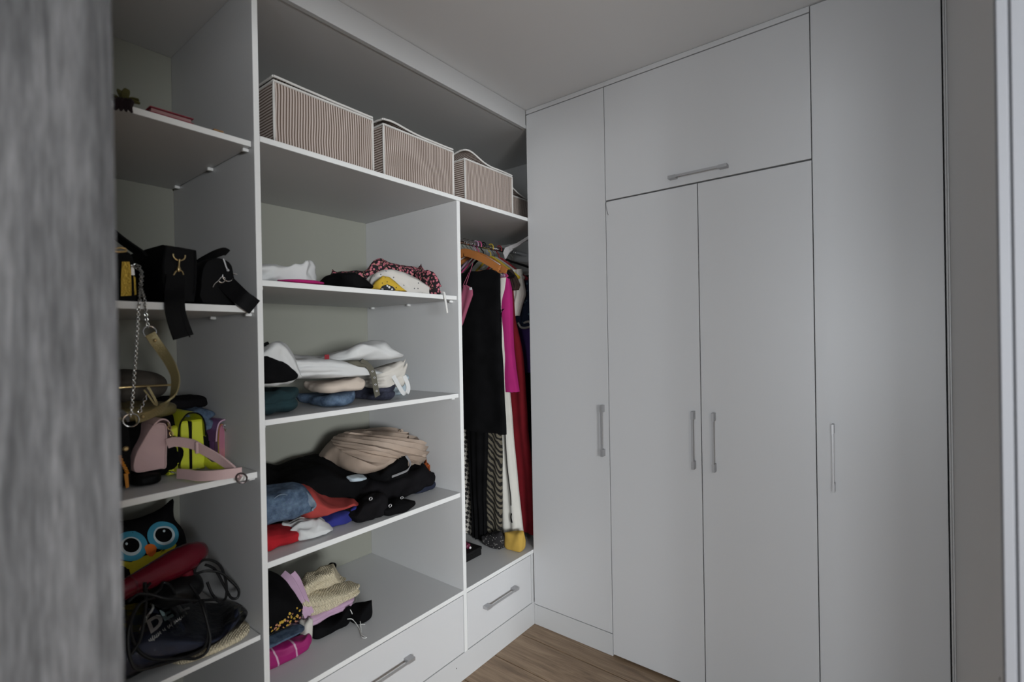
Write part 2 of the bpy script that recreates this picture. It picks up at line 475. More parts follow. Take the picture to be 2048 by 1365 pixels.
def lump(name, mt, par, xf, dep, ur, zb, prof, ul=None, y0=None, y1=None, h=.08, seed=1, wr=.007, sc=9.0, fold=.006, fdir=(1, .35, .5), fsc=16.0,
         layers=0, lamp=.006, p=4.5, n=(26, 50, 16), irr=.10, tilt=0.0, pleats=0, fit=True):
    """a folded or crumpled garment resting at height zb: rounded, wrinkled solid whose top follows the profile prof [(u, v)]"""
    xb = xf - dep
    vm = sum(q[1] for q in prof) / len(prof)
    if fit and zb < CZ - .15:      # keep the footprint clear of the profile's far side
        lim = sorted(onz(zb + .6 * h, *q).x for q in prof if ray(*q).z < -.03 and q[0] > 522)
        if lim: xb = max(xb, min(xf - .05, lim[len(lim) // 3])); dep = xf - xb
    if y1 is None: y1 = onx(xf, ur, vm).y
    if y0 is None: y0 = onx(xb, ul, vm).y
    G, F = cubegrid(*n); V = []
    so = Vector((seed * 7.31, seed * 3.17, seed * 5.71))
    fd = Vector(fdir).normalized()
    for a, b, c in G:
        r = (abs(a) ** p + abs(b) ** p + abs(c) ** p) ** (-1 / p)
        a2, b2, c2 = a * r, b * r, c * r
        th = math.atan2(b2, a2)
        s = 1 + irr * noise.noise(Vector((math.cos(th) * 1.4, math.sin(th) * 1.4, c2 * .5)) + so)
        V.append(Vector((xb + (a2 * s + 1) / 2 * dep, y0 + (b2 * min(s, 1.03) + 1) / 2 * (y1 - y0), zb + (c2 + 1) / 2 * h + tilt * b2 * (c2 + 1) / 2)))
    me = mesh(name, V, F)
    nn = [v.normal.copy() for v in me.vertices]
    W = []
    for v, nrm in zip(V, nn):
        q = v * sc + so
        d = wr * fbm(q, 3)
        along = v.dot(fd); side_ = v - fd * along
        if pleats:
            s_ = v.dot(Vector((fd.y, -fd.x, .12))) * pleats + .35 * noise.noise(v * 5 + so)
            d += fold * (abs((s_ % 1) - .5) * 4 - 1)
        else: d += fold * (1 - 2.2 * abs(noise.noise(side_ * fsc + fd * along * fsc * .18 + so + Vector((0, 0, noise.noise(v * 7) * .5)))))
        if layers:
            t = (v.z - zb) / h + .05 * noise.noise(v * 12 + so)
            hz = max(0, 1 - abs(nrm.z) * 1.3)
            d += hz * lamp * (2 * abs(math.sin(math.pi * layers * t)) ** .6 - 1.4)
        w = v + nrm * d
        if w.z < zb: w.z = zb + (zb - w.z) * .1
        if w.x > xf + .004: w.x = xf + .004
        W.append(w)
    if fit:
        NB = 40
        for it in range(4):
            pr = [proj(w) for w in W]
            u0 = min(q[0] for q in pr); u1 = max(q[0] for q in pr)
            best = [None] * NB
            for i, (u, v) in enumerate(pr):
                b = min(NB - 1, int((u - u0) / (u1 - u0 + 1e-6) * NB))
                if best[b] is None or v < pr[best[b]][1]: best[b] = i
            K = []
            for b in range(NB):
                if best[b] is None: K.append(K[-1] if K else 1.0); continue
                i = best[b]; u, v = pr[i]
                dv = v - interp(prof, u)
                dz = dv * (W[i] - CP).dot(FV) / FPX
                hh = max(W[i].z - zb, .004)
                K.append(min(2.2, max(.15, (hh + dz) / hh)))
            for _ in range(2): K = [(K[max(0, i - 1)] + 2 * K[i] + K[min(NB - 1, i + 1)]) / 4 for i in range(NB)]
            for w, (u, v) in zip(W, pr):
                t = (u - u0) / (u1 - u0 + 1e-6) * NB - .5
                i = max(0, min(NB - 2, int(t))); f = min(1, max(0, t - i))
                w.z = zb + (w.z - zb) * (K[i] * (1 - f) + K[i + 1] * f)
    for v, w in zip(me.vertices, W): v.co = w
    me.update()
    return link(name, me, mt, par, True)
def base_of(o):
    c = sum((v.co for v in o.data.vertices), Vector()) / len(o.data.vertices)
    return c.x, c.y, min(v.co.z for v in o.data.vertices)
def solo(label, cat, o, group=None):
    return tag(o, label, cat, group)
def loop_of(pts_uv, x):
    return [onx(x if not isinstance(x, list) else x[i], u, v) for i, (u, v) in enumerate(pts_uv)]

# cloth materials
def pat_floral(nt, b, co):
    v = N(nt, 'ShaderNodeTexVoronoi', Scale=82.0); nt.links.new(co, v.inputs['Vector'])
    c = ramp(nt, v.outputs['Distance'], [(0.0, (.60, .30, .16)), (.16, (.52, .15, .20)), (.40, (.40, .12, .15)), (.47, (.015, .012, .014))], 'LINEAR')
    v2 = N(nt, 'ShaderNodeTexVoronoi', Scale=90.0); nt.links.new(co, v2.inputs['Vector'])
    m = N(nt, 'ShaderNodeMix', data_type='RGBA')
    nt.links.new(ramp(nt, v2.outputs['Distance'], [(.20, (1, 1, 1)), (.26, (0, 0, 0))]), m.inputs['Factor'])
    nt.links.new(c, m.inputs['A']); m.inputs['B'].default_value = (.40, .22, .14, 1)
    m2 = N(nt, 'ShaderNodeMix', data_type='RGBA')
    n = N(nt, 'ShaderNodeTexNoise', Scale=30.0); nt.links.new(co, n.inputs['Vector'])
    nt.links.new(ramp(nt, n.outputs['Fac'], [(.50, (0, 0, 0)), (.58, (1, 1, 1))]), m2.inputs['Factor'])
    nt.links.new(m.outputs['Result'], m2.inputs['A']); nt.links.new(c, m2.inputs['B'])
    nt.links.new(m2.outputs['Result'], b.inputs['Base Color'])
def pat_spots(base, spot, scale=80.0, thr=.16):
    def f(nt, b, co):
        v = N(nt, 'ShaderNodeTexVoronoi', Scale=scale); nt.links.new(co, v.inputs['Vector'])
        nt.links.new(ramp(nt, v.outputs['Distance'], [(thr, spot), (thr + .05, base)]), b.inputs['Base Color'])
    return f
def pat_denim(lo, hi, sc=34.0):
    def f(nt, b, co):
        n = N(nt, 'ShaderNodeTexNoise', Scale=sc, Detail=5.0, Roughness=.7); nt.links.new(co, n.inputs['Vector'])
        n2 = N(nt, 'ShaderNodeTexNoise', Scale=700.0, Detail=1.0); nt.links.new(co, n2.inputs['Vector'])
        m = N(nt, 'ShaderNodeMix', data_type='RGBA', blend_type='MULTIPLY'); m.inputs['Factor'].default_value = .5
        nt.links.new(ramp(nt, n.outputs['Fac'], [(.35, lo), (.68, hi)]), m.inputs['A']); nt.links.new(n2.outputs['Color'], m.inputs['B'])
        nt.links.new(m.outputs['Result'], b.inputs['Base Color'])
    return f
def pat_knit(nt, b, co):
    w = N(nt, 'ShaderNodeTexWave', Scale=55.0, Distortion=2.5, bands_direction='Y'); nt.links.new(co, w.inputs['Vector'])
    w2 = N(nt, 'ShaderNodeTexWave', Scale=70.0, Distortion=2.0, bands_direction='DIAGONAL'); nt.links.new(co, w2.inputs['Vector'])
    a = N(nt, 'ShaderNodeMath', operation='ADD'); nt.links.new(w.outputs['Fac'], a.inputs[0]); nt.links.new(w2.outputs['Fac'], a.inputs[1])
    bump(nt, b, a.outputs[0], .0025, .8)
C_WHITE = cloth('white_cotton', (.55, .56, .56), .04)
C_CREAM = cloth('offwhite_cotton', (.52, .50, .46), .05)
C_BEIGE = cloth('beige_cotton', (.50, .43, .37), .06)
C_BLACK = cloth('black_cotton', (.0045, .0045, .005), .3, spec=.06)
C_BLACK2 = cloth('black_knit', (.007, .0065, .0075), .3, weave=400, spec=.08)
C_NAVY = cloth('navy_cotton', (.014, .018, .035), .3)
C_TEAL = cloth('dark_teal_cotton', (.012, .032, .038), .25)
C_MAG = cloth('magenta_cotton', (.34, .012, .12), .12)
C_SATIN = cloth('magenta_satin', (.40, .02, .20), .18, rough=.38, spec=.5)
C_RED = cloth('red_cotton', (.33, .010, .016), .18)
C_RUST = cloth('rust_red_cotton', (.32, .045, .04), .15)
C_ROYAL = cloth('royal_blue_cotton', (.022, .026, .17), .18)
C_FLORAL = cloth('rose_print', (.1, .05, .05), extra=pat_floral)
C_DOTS = cloth('dotted_white', (.7, .68, .65), extra=pat_spots((.54, .52, .49), (.09, .09, .10), 42.0, .10))
C_YELL = cloth('yellow_print', (.6, .4, .06), extra=pat_spots((.50, .33, .035), (.06, .045, .03), 70.0, .15))
C_MONO = cloth('black_white_print', (.3, .3, .3), extra=pat_spots((.025, .025, .028), (.60, .60, .60), 75.0, .30))
C_JEAN = cloth('blue_denim', (.1, .15, .22), extra=pat_denim((.045, .075, .13), (.15, .22, .32)))
C_JEAND = cloth('dark_denim', (.03, .03, .05), extra=pat_denim((.018, .02, .035), (.06, .065, .10)))
C_JEANL = cloth('light_denim', (.2, .26, .32), extra=pat_denim((.14, .19, .26), (.28, .35, .42)))
C_OLIVE = cloth('olive_cotton', (.105, .10, .078), .12)
C_PLEAT = cloth('taupe_satin', (.36, .285, .23), .08, rough=.55)
C_LILAC = cloth('lilac_cotton', (.46, .31, .43), .08)
C_KNIT = cloth('cream_knit', (.60, .53, .38), .08, weave=500, extra=pat_knit)
C_GREYB = cloth('pale_blue_cotton', (.40, .48, .53), .06)
C_GREY = cloth('grey_cotton', (.42, .42, .40), .06)
M_TAGR = mat('red_tag', (.20, .008, .015), .6)
M_CORD = cloth('white_cord', (.62, .62, .60), .04)

# ------------------------------------------------------------------ striped storage boxes
def stripes(axis):
    def f(nt, b):
        tc = N(nt, 'ShaderNodeTexCoord')
        n = N(nt, 'ShaderNodeTexNoise', Scale=9.0, Detail=1.0); nt.links.new(tc.outputs['Object'], n.inputs['Vector'])
        sx = N(nt, 'ShaderNodeSeparateXYZ'); nt.links.new(tc.outputs['Object'], sx.inputs[0])
        a = N(nt, 'ShaderNodeMath', operation='MULTIPLY_ADD'); nt.links.new(n.outputs['Fac'], a.inputs[0]); a.inputs[1].default_value = .008
        nt.links.new(sx.outputs[axis], a.inputs[2])
        d = N(nt, 'ShaderNodeMath', operation='MULTIPLY'); nt.links.new(a.outputs[0], d.inputs[0]); d.inputs[1].default_value = 1 / .0088
        fr = N(nt, 'ShaderNodeMath', operation='FRACT'); nt.links.new(d.outputs[0], fr.inputs[0])
        nt.links.new(ramp(nt, fr.outputs[0], [(.0, (.115, .08, .064)), (.42, (.115, .08, .064)), (.5, (.46, .40, .365)), (.94, (.46, .40, .365)), (1, (.115, .08, .064))]), b.inputs['Base Color'])
        n2 = N(nt, 'ShaderNodeTexNoise', Scale=800.0); nt.links.new(tc.outputs['Object'], n2.inputs['Vector']); bump(nt, b, n2.outputs['Fac'], .0004, .4)
    return f
M_STRV = mat('stripe_upright', (.4, .35, .3), .9, spec=.2, build=stripes(1))
M_STRH = mat('stripe_level', (.4, .35, .3), .9, spec=.2, build=stripes(2))
M_PIPE = cloth('white_piping', (.54, .53, .51), .04)
def striped_box(label, y0, y1, xf, xb, z0, z1, seed, lift=(), bulge=.004):
    t = thing('storage_box', label, 'storage box', ((xf + xb) / 2, (y0 + y1) / 2, z0), 'striped storage boxes on the top shelf')
    so = Vector((seed * 3.3, seed, 0))
    def wob(p): return bulge * fbm(Vector((p.x * 6, p.y * 6, p.z * 9)) + so, 2)
    def panel(nm, o, du, dv, nu, nv, mt, nrm):
        o = Vector(o); du = Vector(du); dv = Vector(dv); nrm = Vector(nrm); V = []; F = []
        for s in (0, 1):
            for i in range(nu + 1):
                for j in range(nv + 1):
                    a, b = i / nu, j / nv
                    e = math.sin(math.pi * a) ** .5 * math.sin(math.pi * b) ** .5 if 0 < a < 1 and 0 < b < 1 else 0
                    p = o + du * a + dv * b
                    V.append(p + nrm * (e * (wob(p) * 1.6 + bulge * .6) - .005 * s))
        K = (nu + 1) * (nv + 1)
        for i in range(nu):
            for j in range(nv):
                q = [i * (nv + 1) + j, (i + 1) * (nv + 1) + j, (i + 1) * (nv + 1) + j + 1, i * (nv + 1) + j + 1]
                F.append(tuple(q)); F.append(tuple(K + r for r in q[::-1]))
        b = MB(); b.add(V, F); return b.obj(nm, mt, t, True)
    w = y1 - y0; d = xf - xb; hh = z1 - z0
    panel('front_panel', (xf, y0, z0), (0, w, 0), (0, 0, hh), 26, 14, M_STRV, (1, 0, 0))
    panel('side_panel', (xb, y0, z0), (d, 0, 0), (0, 0, hh), 22, 14, M_STRH, (0, -1, 0))
    panel('side_panel', (xb, y1, z0), (d, 0, 0), (0, 0, hh), 22, 14, M_STRH, (0, 1, 0))
    panel('back_panel', (xb, y0, z0), (0, w, 0), (0, 0, hh), 12, 8, M_STRV, (-1, 0, 0))
    panel('bottom', (xb, y0, z0 + .001), (d, 0, 0), (0, w, 0), 4, 4, M_STRV, (0, 0, 1))
    r = .0038
    def lz(x, y):
        z = z1 + .004 + .003 * noise.noise(Vector((x * 9, y * 9, seed)))
        for (ly, lx, amp, rad) in lift:
            z += amp * math.exp(-(((y - ly) / rad) ** 2 + ((x - lx) / (rad * 1.3)) ** 2))
        return z
    # lid with its own piping
    V = []; F = []; nu, nv = 16, 20
    for s in (0, 1):
        for i in range(nu + 1):
            for j in range(nv + 1):
                x = xb + d * i / nu; y = y0 + w * j / nv
                V.append((x, y, lz(x, y) + .004 * s))
    K = (nu + 1) * (nv + 1)
    for i in range(nu):
        for j in range(nv):
            q = [i * (nv + 1) + j, (i + 1) * (nv + 1) + j, (i + 1) * (nv + 1) + j + 1, i * (nv + 1) + j + 1]
            F.append(tuple(q[::-1])); F.append(tuple(K + k for k in q))
    for ring in ([i * (nv + 1) for i in range(nu + 1)], [i * (nv + 1) + nv for i in range(nu + 1)], list(range(nv + 1)), [nu * (nv + 1) + j for j in range(nv + 1)]):
        for a, b in zip(ring, ring[1:]): F.append((a, b, b + K, a + K))
    lid = MB().add(V, F).obj('lid', M_STRV, t, True)
    edge = [(xf, y0 + w * k / 24) for k in range(25)]
    MB().tube([(xf + .001, y, lz(xf, y) + .002) for _, y in edge], r).tube([(xb + d * k / 16, y0, lz(xb + d * k / 16, y0) + .002) for k in range(17)], r) \
        .tube([(xb + d * k / 16, y1, lz(xb + d * k / 16, y1) + .002) for k in range(17)], r).obj('lid_piping', M_PIPE, lid, True)
    c = []
    for (y, z) in ((y0, z0 + .004), (y0, z1 - .003), (y1, z1 - .003), (y1, z0 + .004)): c.append(Vector((xf + .001, y, z)))
    loop = []
    for i in range(4):
        a, b = c[i], c[(i + 1) % 4]
        for k in range(12):
            p = a.lerp(b, k / 12); loop.append(p + Vector((0, 0, 0)))
    m = MB().tube(loop, r, closed=True)
    for y in (y0, y1): m.tube([(xb, y, z1 - .003), (xf, y, z1 - .003)], r * .9)
    m.obj('piping', M_PIPE, t, True)
    return t
ZS1 = 1.9783
striped_box('first striped fabric box from the grey door, at the left end of the top shelf', -1.228, -.880, -.022, -.47, ZS1 + .0008, 2.166, 1, ((-1.2, -.05, .006, .1),))
striped_box('second striped fabric box on the top shelf, between two boxes with its lid slightly up', -.834, -.484, -.022, -.47, ZS1 + .0008, 2.168, 2, ((-.80, -.05, .014, .07),))
striped_box('third striped fabric box, its lid arched up at one corner', -.414, -.090, -.022, -.44, ZS1 + .0008, 2.160, 3, ((-.385, -.04, .034, .075),), .003)
striped_box('striped fabric box set back in the corner, half hidden by the wardrobe', -.055, .25, -.120, -.50, ZS1 + .0008, 2.120, 4, ((-.03, -.2, .075, .10),), .004)

# ------------------------------------------------------------------ folded clothes, second shelf from the top
Z2 = 1.5712
L = lump
solo('crumpled white cotton garment on the upper clothes shelf, beside the black one', 'garment',
     L('crumpled_garment', C_WHITE, None, -.060, .26, 641, Z2, [(505, 529), (545, 528), (575, 534), (592, 527), (604, 529), (614, 519), (626, 523), (636, 540), (643, 562)], y0=-1.275, h=.09, seed=3, wr=.010, sc=14, fold=.012, fsc=17, n=(26, 44, 16)))
solo('flat folded magenta garment peeking out in front of the white one', 'garment',
     L('folded_garment', C_MAG, None, -.010, .048, 650, Z2, [(560, 560), (575, 559), (600, 559), (630, 561), (650, 566)], ul=556, h=.03, seed=5, wr=.003, fold=.003, layers=1, n=(12, 28, 8)))
solo('black garment in a flat heap between the white and the flowered clothes', 'garment',
     L('folded_garment', C_BLACK, None, -.016, .27, 752, Z2, [(636, 566), (650, 553), (668, 547), (690, 546), (712, 546), (728, 556), (742, 568), (752, 580)], y0=-.985, h=.07, seed=7, wr=.006, fold=.007))
g = L('flowered_dress', C_FLORAL, None, -.150, .26, 872, Z2, [(690, 543), (715, 541), (732, 543), (745, 523), (760, 516), (778, 525), (800, 530), (830, 534), (850, 531), (864, 529), (872, 545), (880, 560)], y0=-.83, y1=-.505, h=.12, seed=9, wr=.010, fold=.010, fsc=14)
solo('rose-patterned black dress heaped at the back of the upper clothes shelf', 'dress', g)
L('sleeve', C_FLORAL, g, -.012, .13, 883, Z2, [(838, 545), (855, 540), (868, 545), (878, 560), (884, 578)], y0=-.60, h=.10, seed=10, wr=.008, fold=.008, n=(12, 16, 10))
g = L('dotted_blouse', C_DOTS, None, -.048, .10, 872, Z2, [(725, 562), (745, 549), (765, 540), (785, 539), (808, 545), (832, 556), (850, 568), (866, 577), (874, 587)], ul=724, h=.09, seed=11, wr=.008, fold=.010, fsc=20, fdir=(.2, 1, -.5))
solo('white dotted blouse folded over the yellow print, its cord hanging off the shelf', 'blouse', g)
MB().tube(spline([(-.012, -.571, 1.580), (.003, -.5715, 1.577), (.006, -.571, 1.560), (.006, -.566, 1.535), (.008, -.5625, 1.505), (.006, -.560, 1.499)], 6), .0042, 8).obj('drawstring', M_CORD, g, True)
solo('yellow printed garment rolled under the dotted blouse at the shelf edge', 'garment',
     L('rolled_garment', C_YELL, None, -.009, .06, 815, Z2, [(742, 577), (752, 562), (765, 552), (778, 554), (790, 563), (802, 574), (815, 584)], ul=738, h=.06, seed=13, wr=.006, fold=.007, n=(12, 26, 10)))
solo('small black and white printed cloth tucked before the yellow garment', 'cloth',
     L('printed_cloth', C_MONO, None, -.004, .035, 792, Z2, [(754, 579), (764, 572), (775, 570), (786, 573), (793, 582)], ul=753, h=.03, seed=14, wr=.004, fold=.004, n=(8, 16, 8)))

# ------------------------------------------------------------------ third shelf: white clothes and jeans
Z3 = 1.1716
solo('dark teal folded garment at the bottom of the white pile, against the upright', 'garment',
     L('folded_garment', C_TEAL, None, -.050, .26, 609, Z3, [(500, 774), (530, 775), (560, 774), (590, 774), (607, 780)], y0=-1.278, h=.085, seed=21, wr=.006, fold=.006, layers=2, lamp=.008))
solo('pair of blue jeans folded flat under the beige trousers', 'jeans',
     L('folded_jeans', C_JEAN, None, -.055, .26, 717, Z3, [(600, 787), (640, 785), (680, 783), (716, 781)], y0=-1.035, h=.05, seed=22, wr=.004, fold=.004, layers=1, lamp=.006))
solo('pair of dark patterned jeans folded beneath the white garments, near the strap', 'jeans',
     L('folded_jeans', C_JEAND, None, -.065, .24, 792, Z3, [(715, 771), (750, 769), (775, 768), (792, 768)], y0=-.825, h=.045, seed=23, wr=.005, fold=.006, layers=2, lamp=.006))
solo('beige folded trousers lying on the blue jeans', 'trousers',
     L('folded_trousers', C_BEIGE, None, -.055, .25, 732, Z3 + .048, [(600, 764), (630, 762), (680, 758), (716, 754), (732, 762)], y0=-1.040, h=.055, seed=24, wr=.007, fold=.006, layers=1, lamp=.008))
solo('white garment with a grey lining stacked above the dark jeans', 'garment',
     L('folded_garment', C_CREAM, None, -.065, .25, 818, Z3 + .045, [(728, 742), (750, 736), (775, 728), (800, 722), (812, 720), (820, 735)], y0=-.835, h=.085, seed=25, wr=.008, fold=.008, layers=3, lamp=.009))
solo('grey-blue folded garment at the right rear of the white pile', 'garment',
     L('folded_garment', C_GREYB, None, -.170, .20, 824, Z3, [(780, 748), (800, 746), (815, 750), (822, 760)], y0=-.72, h=.085, seed=26, wr=.005, fold=.006, layers=2))
g = L('white_jacket', C_WHITE, None, -.052, .29, 782, Z3 + .098, [(520, 690), (548, 690), (570, 705), (600, 711), (640, 712), (680, 716), (720, 728), (750, 740), (782, 748)], y0=-1.16, h=.10, seed=27, wr=.008, fold=.010, fsc=12, fdir=(1, .1, .2), layers=3, lamp=.007, n=(24, 46, 16))
solo('white denim jacket spread over the beige trousers', 'jacket', g)
P_ = onx(-.04, 660, 752)
g = L('white_hoodie', C_WHITE, None, -.045, .24, 604, Z3 + .088, [(500, 700), (530, 694), (548, 684), (560, 682), (575, 690), (588, 712), (598, 738), (604, 758)], y0=-1.278, h=.15, seed=28, wr=.009, fold=.010, n=(22, 26, 18))
solo('white hooded garment with a black lining, on the teal one', 'hoodie', g)
L('black_lining', C_BLACK, g, -.034, .16, 598, Z3 + .098, [(500, 704), (530, 706), (550, 714), (575, 728), (590, 742), (600, 754)], y0=-1.270, h=.11, seed=29, wr=.005, fold=.006, n=(16, 22, 14))
L('black_collar', C_BLACK, g, -.12, .05, 541, onx(-.12, 532, 698).z, [(515, 695), (530, 686), (536, 684), (542, 692)], y0=-1.262, h=.02, seed=30, wr=.003, fold=.003, n=(6, 8, 6))
g = L('white_shirt', C_WHITE, None, -.060, .27, 816, Z3 + .150, [(636, 714), (660, 706), (690, 700), (720, 686), (745, 681), (770, 682), (778, 692), (800, 705), (816, 718)], y0=-.98, h=.08, seed=31, wr=.007, fold=.009, fdir=(.4, 1, -.3), layers=1, lamp=.008, n=(22, 40, 14))
solo('white shirt with a small red and white label, on top of the pile', 'shirt', g)
q = onx(-.052, 654, 711)
MB().box(q.x - .002, q.x, q.y - .008, q.y + .008, q.z - .013, q.z + .002).obj('label', M_TAGR, g)
g = L('olive_garment', C_OLIVE, None, -.050, .20, 752, Z3 + .128, [(650, 716), (690, 718), (715, 717), (735, 730), (752, 740)], y0=-.97, h=.035, seed=32, wr=.006, fold=.006, n=(16, 30, 8))
solo('olive green garment with an eyelet belt hanging down in front of the white pile', 'garment', g)
bp = spline(loop_of([(722, 722), (738, 734), (746, 748), (749, 764), (752, 780), (755, 793)], [-.06, -.046, -.040, -.040, -.042, -.046]), 6)
belt = MB().ribbon(bp, [.022] * len(bp), .003, (0, 1, .25)).obj('belt', C_OLIVE, g)
for i in (10, 15, 20, 25):
    if i < len(bp):
        c = bp[i]
        ring = [c + Vector((.003, .0032 * math.cos(a), .0032 * math.sin(a))) for a in [k * math.pi / 5 for k in range(10)]]
        MB().tube(ring, (.0010), 6, closed=True).obj('eyelet', M_STEEL, belt, True)
sp = spline(loop_of([(786, 752), (796, 770), (806, 786), (814, 786), (816, 772), (808, 752)], [-.060, -.055, -.05, -.05, -.055, -.062]), 6)
g = L('white_garment', C_WHITE, None, -.062, .12, 800, Z3 + .05, [(765, 748), (780, 742), (795, 745), (802, 760)], y0=-.73, h=.06, seed=33, wr=.006, fold=.008, n=(12, 14, 10))
solo('small white top with a broad strap looping down to the shelf', 'top', g)
MB().ribbon(sp, .016, .003, (.25, 1, .2)).obj('strap', C_WHITE, g, True)
# ------------------------------------------------------------------ fourth shelf: dark clothes
Z4 = .7648
solo('red folded garment at the shelf edge under the denim shorts', 'garment',
     L('folded_garment', C_RED, None, -.070, .24, 641, Z4, [(500, 1052), (535, 1050), (560, 1047), (600, 1043), (625, 1042), (641, 1056)], y0=-1.278, h=.07, seed=41, wr=.007, fold=.008, layers=1, lamp=.008, fdir=(1, .2, .8)))
solo('black folded garment making up the left half of the dark pile', 'garment',
     L('folded_garment', C_BLACK, None, -.190, .36, 772, Z4, [(515, 928), (545, 926), (553, 933), (575, 923), (600, 915), (635, 907), (660, 911), (690, 922), (730, 938), (772, 960)], y0=-1.275, h=.16, seed=42, wr=.010, fold=.012, fsc=9, n=(22, 44, 16)))
solo('royal blue garment rolled on the shelf beneath the rust red one', 'garment',
     L('rolled_garment', C_ROYAL, None, -.085, .20, 720, Z4, [(640, 1022), (665, 1014), (690, 1010), (712, 1010), (720, 1022)], y0=-1.05, h=.05, seed=43, wr=.007, fold=.008))
solo('rust red garment between the denim shorts and the black clothes', 'garment',
     L('folded_garment', C_RUST, None, -.088, .22, 719, Z4 + .046, [(605, 968), (620, 974), (640, 986), (665, 992), (690, 996), (708, 998), (719, 1010)], y0=-1.10, h=.07, seed=44, wr=.007, fold=.009, fsc=14, layers=1))
solo('white garment corner draped over the red one', 'garment',
     L('draped_garment', C_WHITE, None, -.052, .12, 664, Z4 + .004, [(580, 1042), (600, 1029), (622, 1027), (640, 1034), (654, 1044), (665, 1056)], y0=-1.16, y1=-1.040, h=.05, seed=45, wr=.007, fold=.012, fsc=26, fdir=(.3, 1, -.4)))
g = L('denim_shorts', C_JEAN, None, -.078, .30, 633, Z4 + .068, [(500, 972), (530, 971), (560, 967), (585, 964), (605, 969), (620, 986), (633, 1012)], y0=-1.278, h=.12, seed=46, wr=.007, fold=.007, n=(22, 34, 16))
solo('pair of faded blue denim shorts on the red garment by the upright', 'shorts', g)
w_ = spline(loop_of([(574, 985), (594, 982), (612, 992), (626, 1010), (624, 1022)], [-.14, -.11, -.09, -.076, -.074]), 6)
MB().ribbon(w_, .020, .006, (.3, .3, 1)).obj('waistband', C_JEANL, g, True)
MB().tube(spline(loop_of([(536, 1010), (556, 992), (572, 990), (590, 1000)], [-.10, -.085, -.08, -.078]), 6), .0016, 6).obj('stitching', C_JEANL, g, True)
L('cuff', C_JEAND, g, -.21, .06, 650, onx(-.21, 636, 977).z, [(624, 958), (636, 956), (648, 966), (651, 975)], ul=620, h=.03, seed=47, wr=.003, fold=.003, n=(8, 12, 6))
solo('black folded garment making up the right half of the dark pile', 'garment',
     L('folded_garment', C_BLACK2, None, -.120, .36, 856, Z4, [(720, 952), (760, 940), (800, 930), (830, 925), (850, 928), (860, 945)], y0=-.86, y1=-.510, h=.13, seed=48, wr=.009, fold=.010, n=(20, 34, 14)))
solo('pale blue cloth end showing between the black garments', 'cloth',
     L('folded_cloth', C_GREYB, None, -.165, .05, 738, Z4 + .105, [(692, 953), (712, 949), (726, 950), (738, 960)], ul=690, h=.022, seed=49, wr=.003, fold=.004, n=(8, 16, 6)))
g = L('navy_garment', C_NAVY, None, -.135, .22, 869, Z4, [(815, 966), (840, 960), (858, 956), (868, 964)], y0=-.63, y1=-.4985, h=.045, seed=50, wr=.005, fold=.005)
solo('navy garment with tiny pink lettering, lowest at the right of the dark pile', 'garment', g)
m = MB(); a_, b_ = onx(-.128, 829, 970), onx(-.128, 843, 961)
for k in range(5):
    c = a_.lerp(b_, k / 4.0); m.box(c.x - .0012, c.x + .0012, c.y - .0022, c.y + .0022, c.z - .004, c.z + (.004 if k % 2 else .0015))
m.obj('lettering', mat('pink_print', (.6, .3, .45), .7), g)
g = L('pleated_skirt', C_PLEAT, None, -.110, .40, 866, Z4 + .112, [(636, 912), (650, 893), (670, 874), (695, 862), (730, 858), (780, 861), (812, 868), (832, 880), (850, 892), (866, 900)], y0=-.87, y1=-.500, h=.11, seed=51, wr=.006, fold=.004, fsc=14, n=(40, 46, 20), p=3.0)
solo('taupe pleated skirt spread over the black clothes', 'skirt', g)
from mathutils.bvhtree import BVHTree
def bvh_of(o): return BVHTree.FromPolygons([v.co for v in o.data.vertices], [p.vertices for p in o.data.polygons])
sb = bvh_of(g)
GA = spline([Vector((u, v, 0)) for u, v in ((700, 912), (676, 897), (664, 882), (680, 870), (712, 863), (740, 860))], 20)
GE = spline([Vector((u, v, 0)) for u, v in ((756, 931), (800, 913), (842, 928), (862, 916), (862, 899), (845, 886), (822, 873), (800, 866))], 20)
NP, NS = 11, 16; V = []; F = []
def at_(P, t): i = min(len(P) - 2, int(t * (len(P) - 1))); return P[i].lerp(P[i + 1], t * (len(P) - 1) - i)
random.seed(21); jit = [random.uniform(-.25, .25) for _ in range(2 * NP + 1)]
for lay in (0, 1):
    for r in range(2 * NP + 1):
        t_ = min(1, max(0, (r + (jit[r] if 0 < r < 2 * NP else 0)) / (2 * NP)))
        a_, e_ = at_(GA, t_), at_(GE, t_)
        for k in range(NS + 1):
            f = k / NS; ef = f * (1.0 if r % 2 else .955)
            u = a_.x + (e_.x - a_.x) * ef; v = a_.y + (e_.y - a_.y) * ef + 3.0 * math.sin(math.pi * f) * math.sin(r * 1.7)
            h_ = sb.ray_cast(CP, ray(u, v).normalized())
            if h_[0] is None:
                q = sb.find_nearest(onx(-.15, u, v)); p_, n_ = q[0], q[1]
            else: p_, n_ = h_[0], h_[1]
            if n_.dot(p_ - CP) > 0: n_ = -n_
            off = (.013 if r % 2 else -.002) * min(1, .25 + 1.2 * f) + .003
            V.append(p_ + n_ * (off - .0025 * lay) + Vector((0, 0, -.006 * (f if r % 2 == 0 else 0))))
W_ = NS + 1; K_ = (2 * NP + 1) * W_
for r in range(2 * NP):
    for k in range(NS):
        q = (r * W_ + k, r * W_ + k + 1, (r + 1) * W_ + k + 1, (r + 1) * W_ + k)
        F.append(q); F.append(tuple(K_ + i for i in q[::-1]))
ed = [r * W_ for r in range(2 * NP + 1)] ; ed2 = [r * W_ + NS for r in range(2 * NP + 1)]
for e in (ed, ed2, list(range(W_)), [2 * NP * W_ + k for k in range(W_)]):
    for i, j in zip(e, e[1:]): F.append((i, j, j + K_, i + K_))
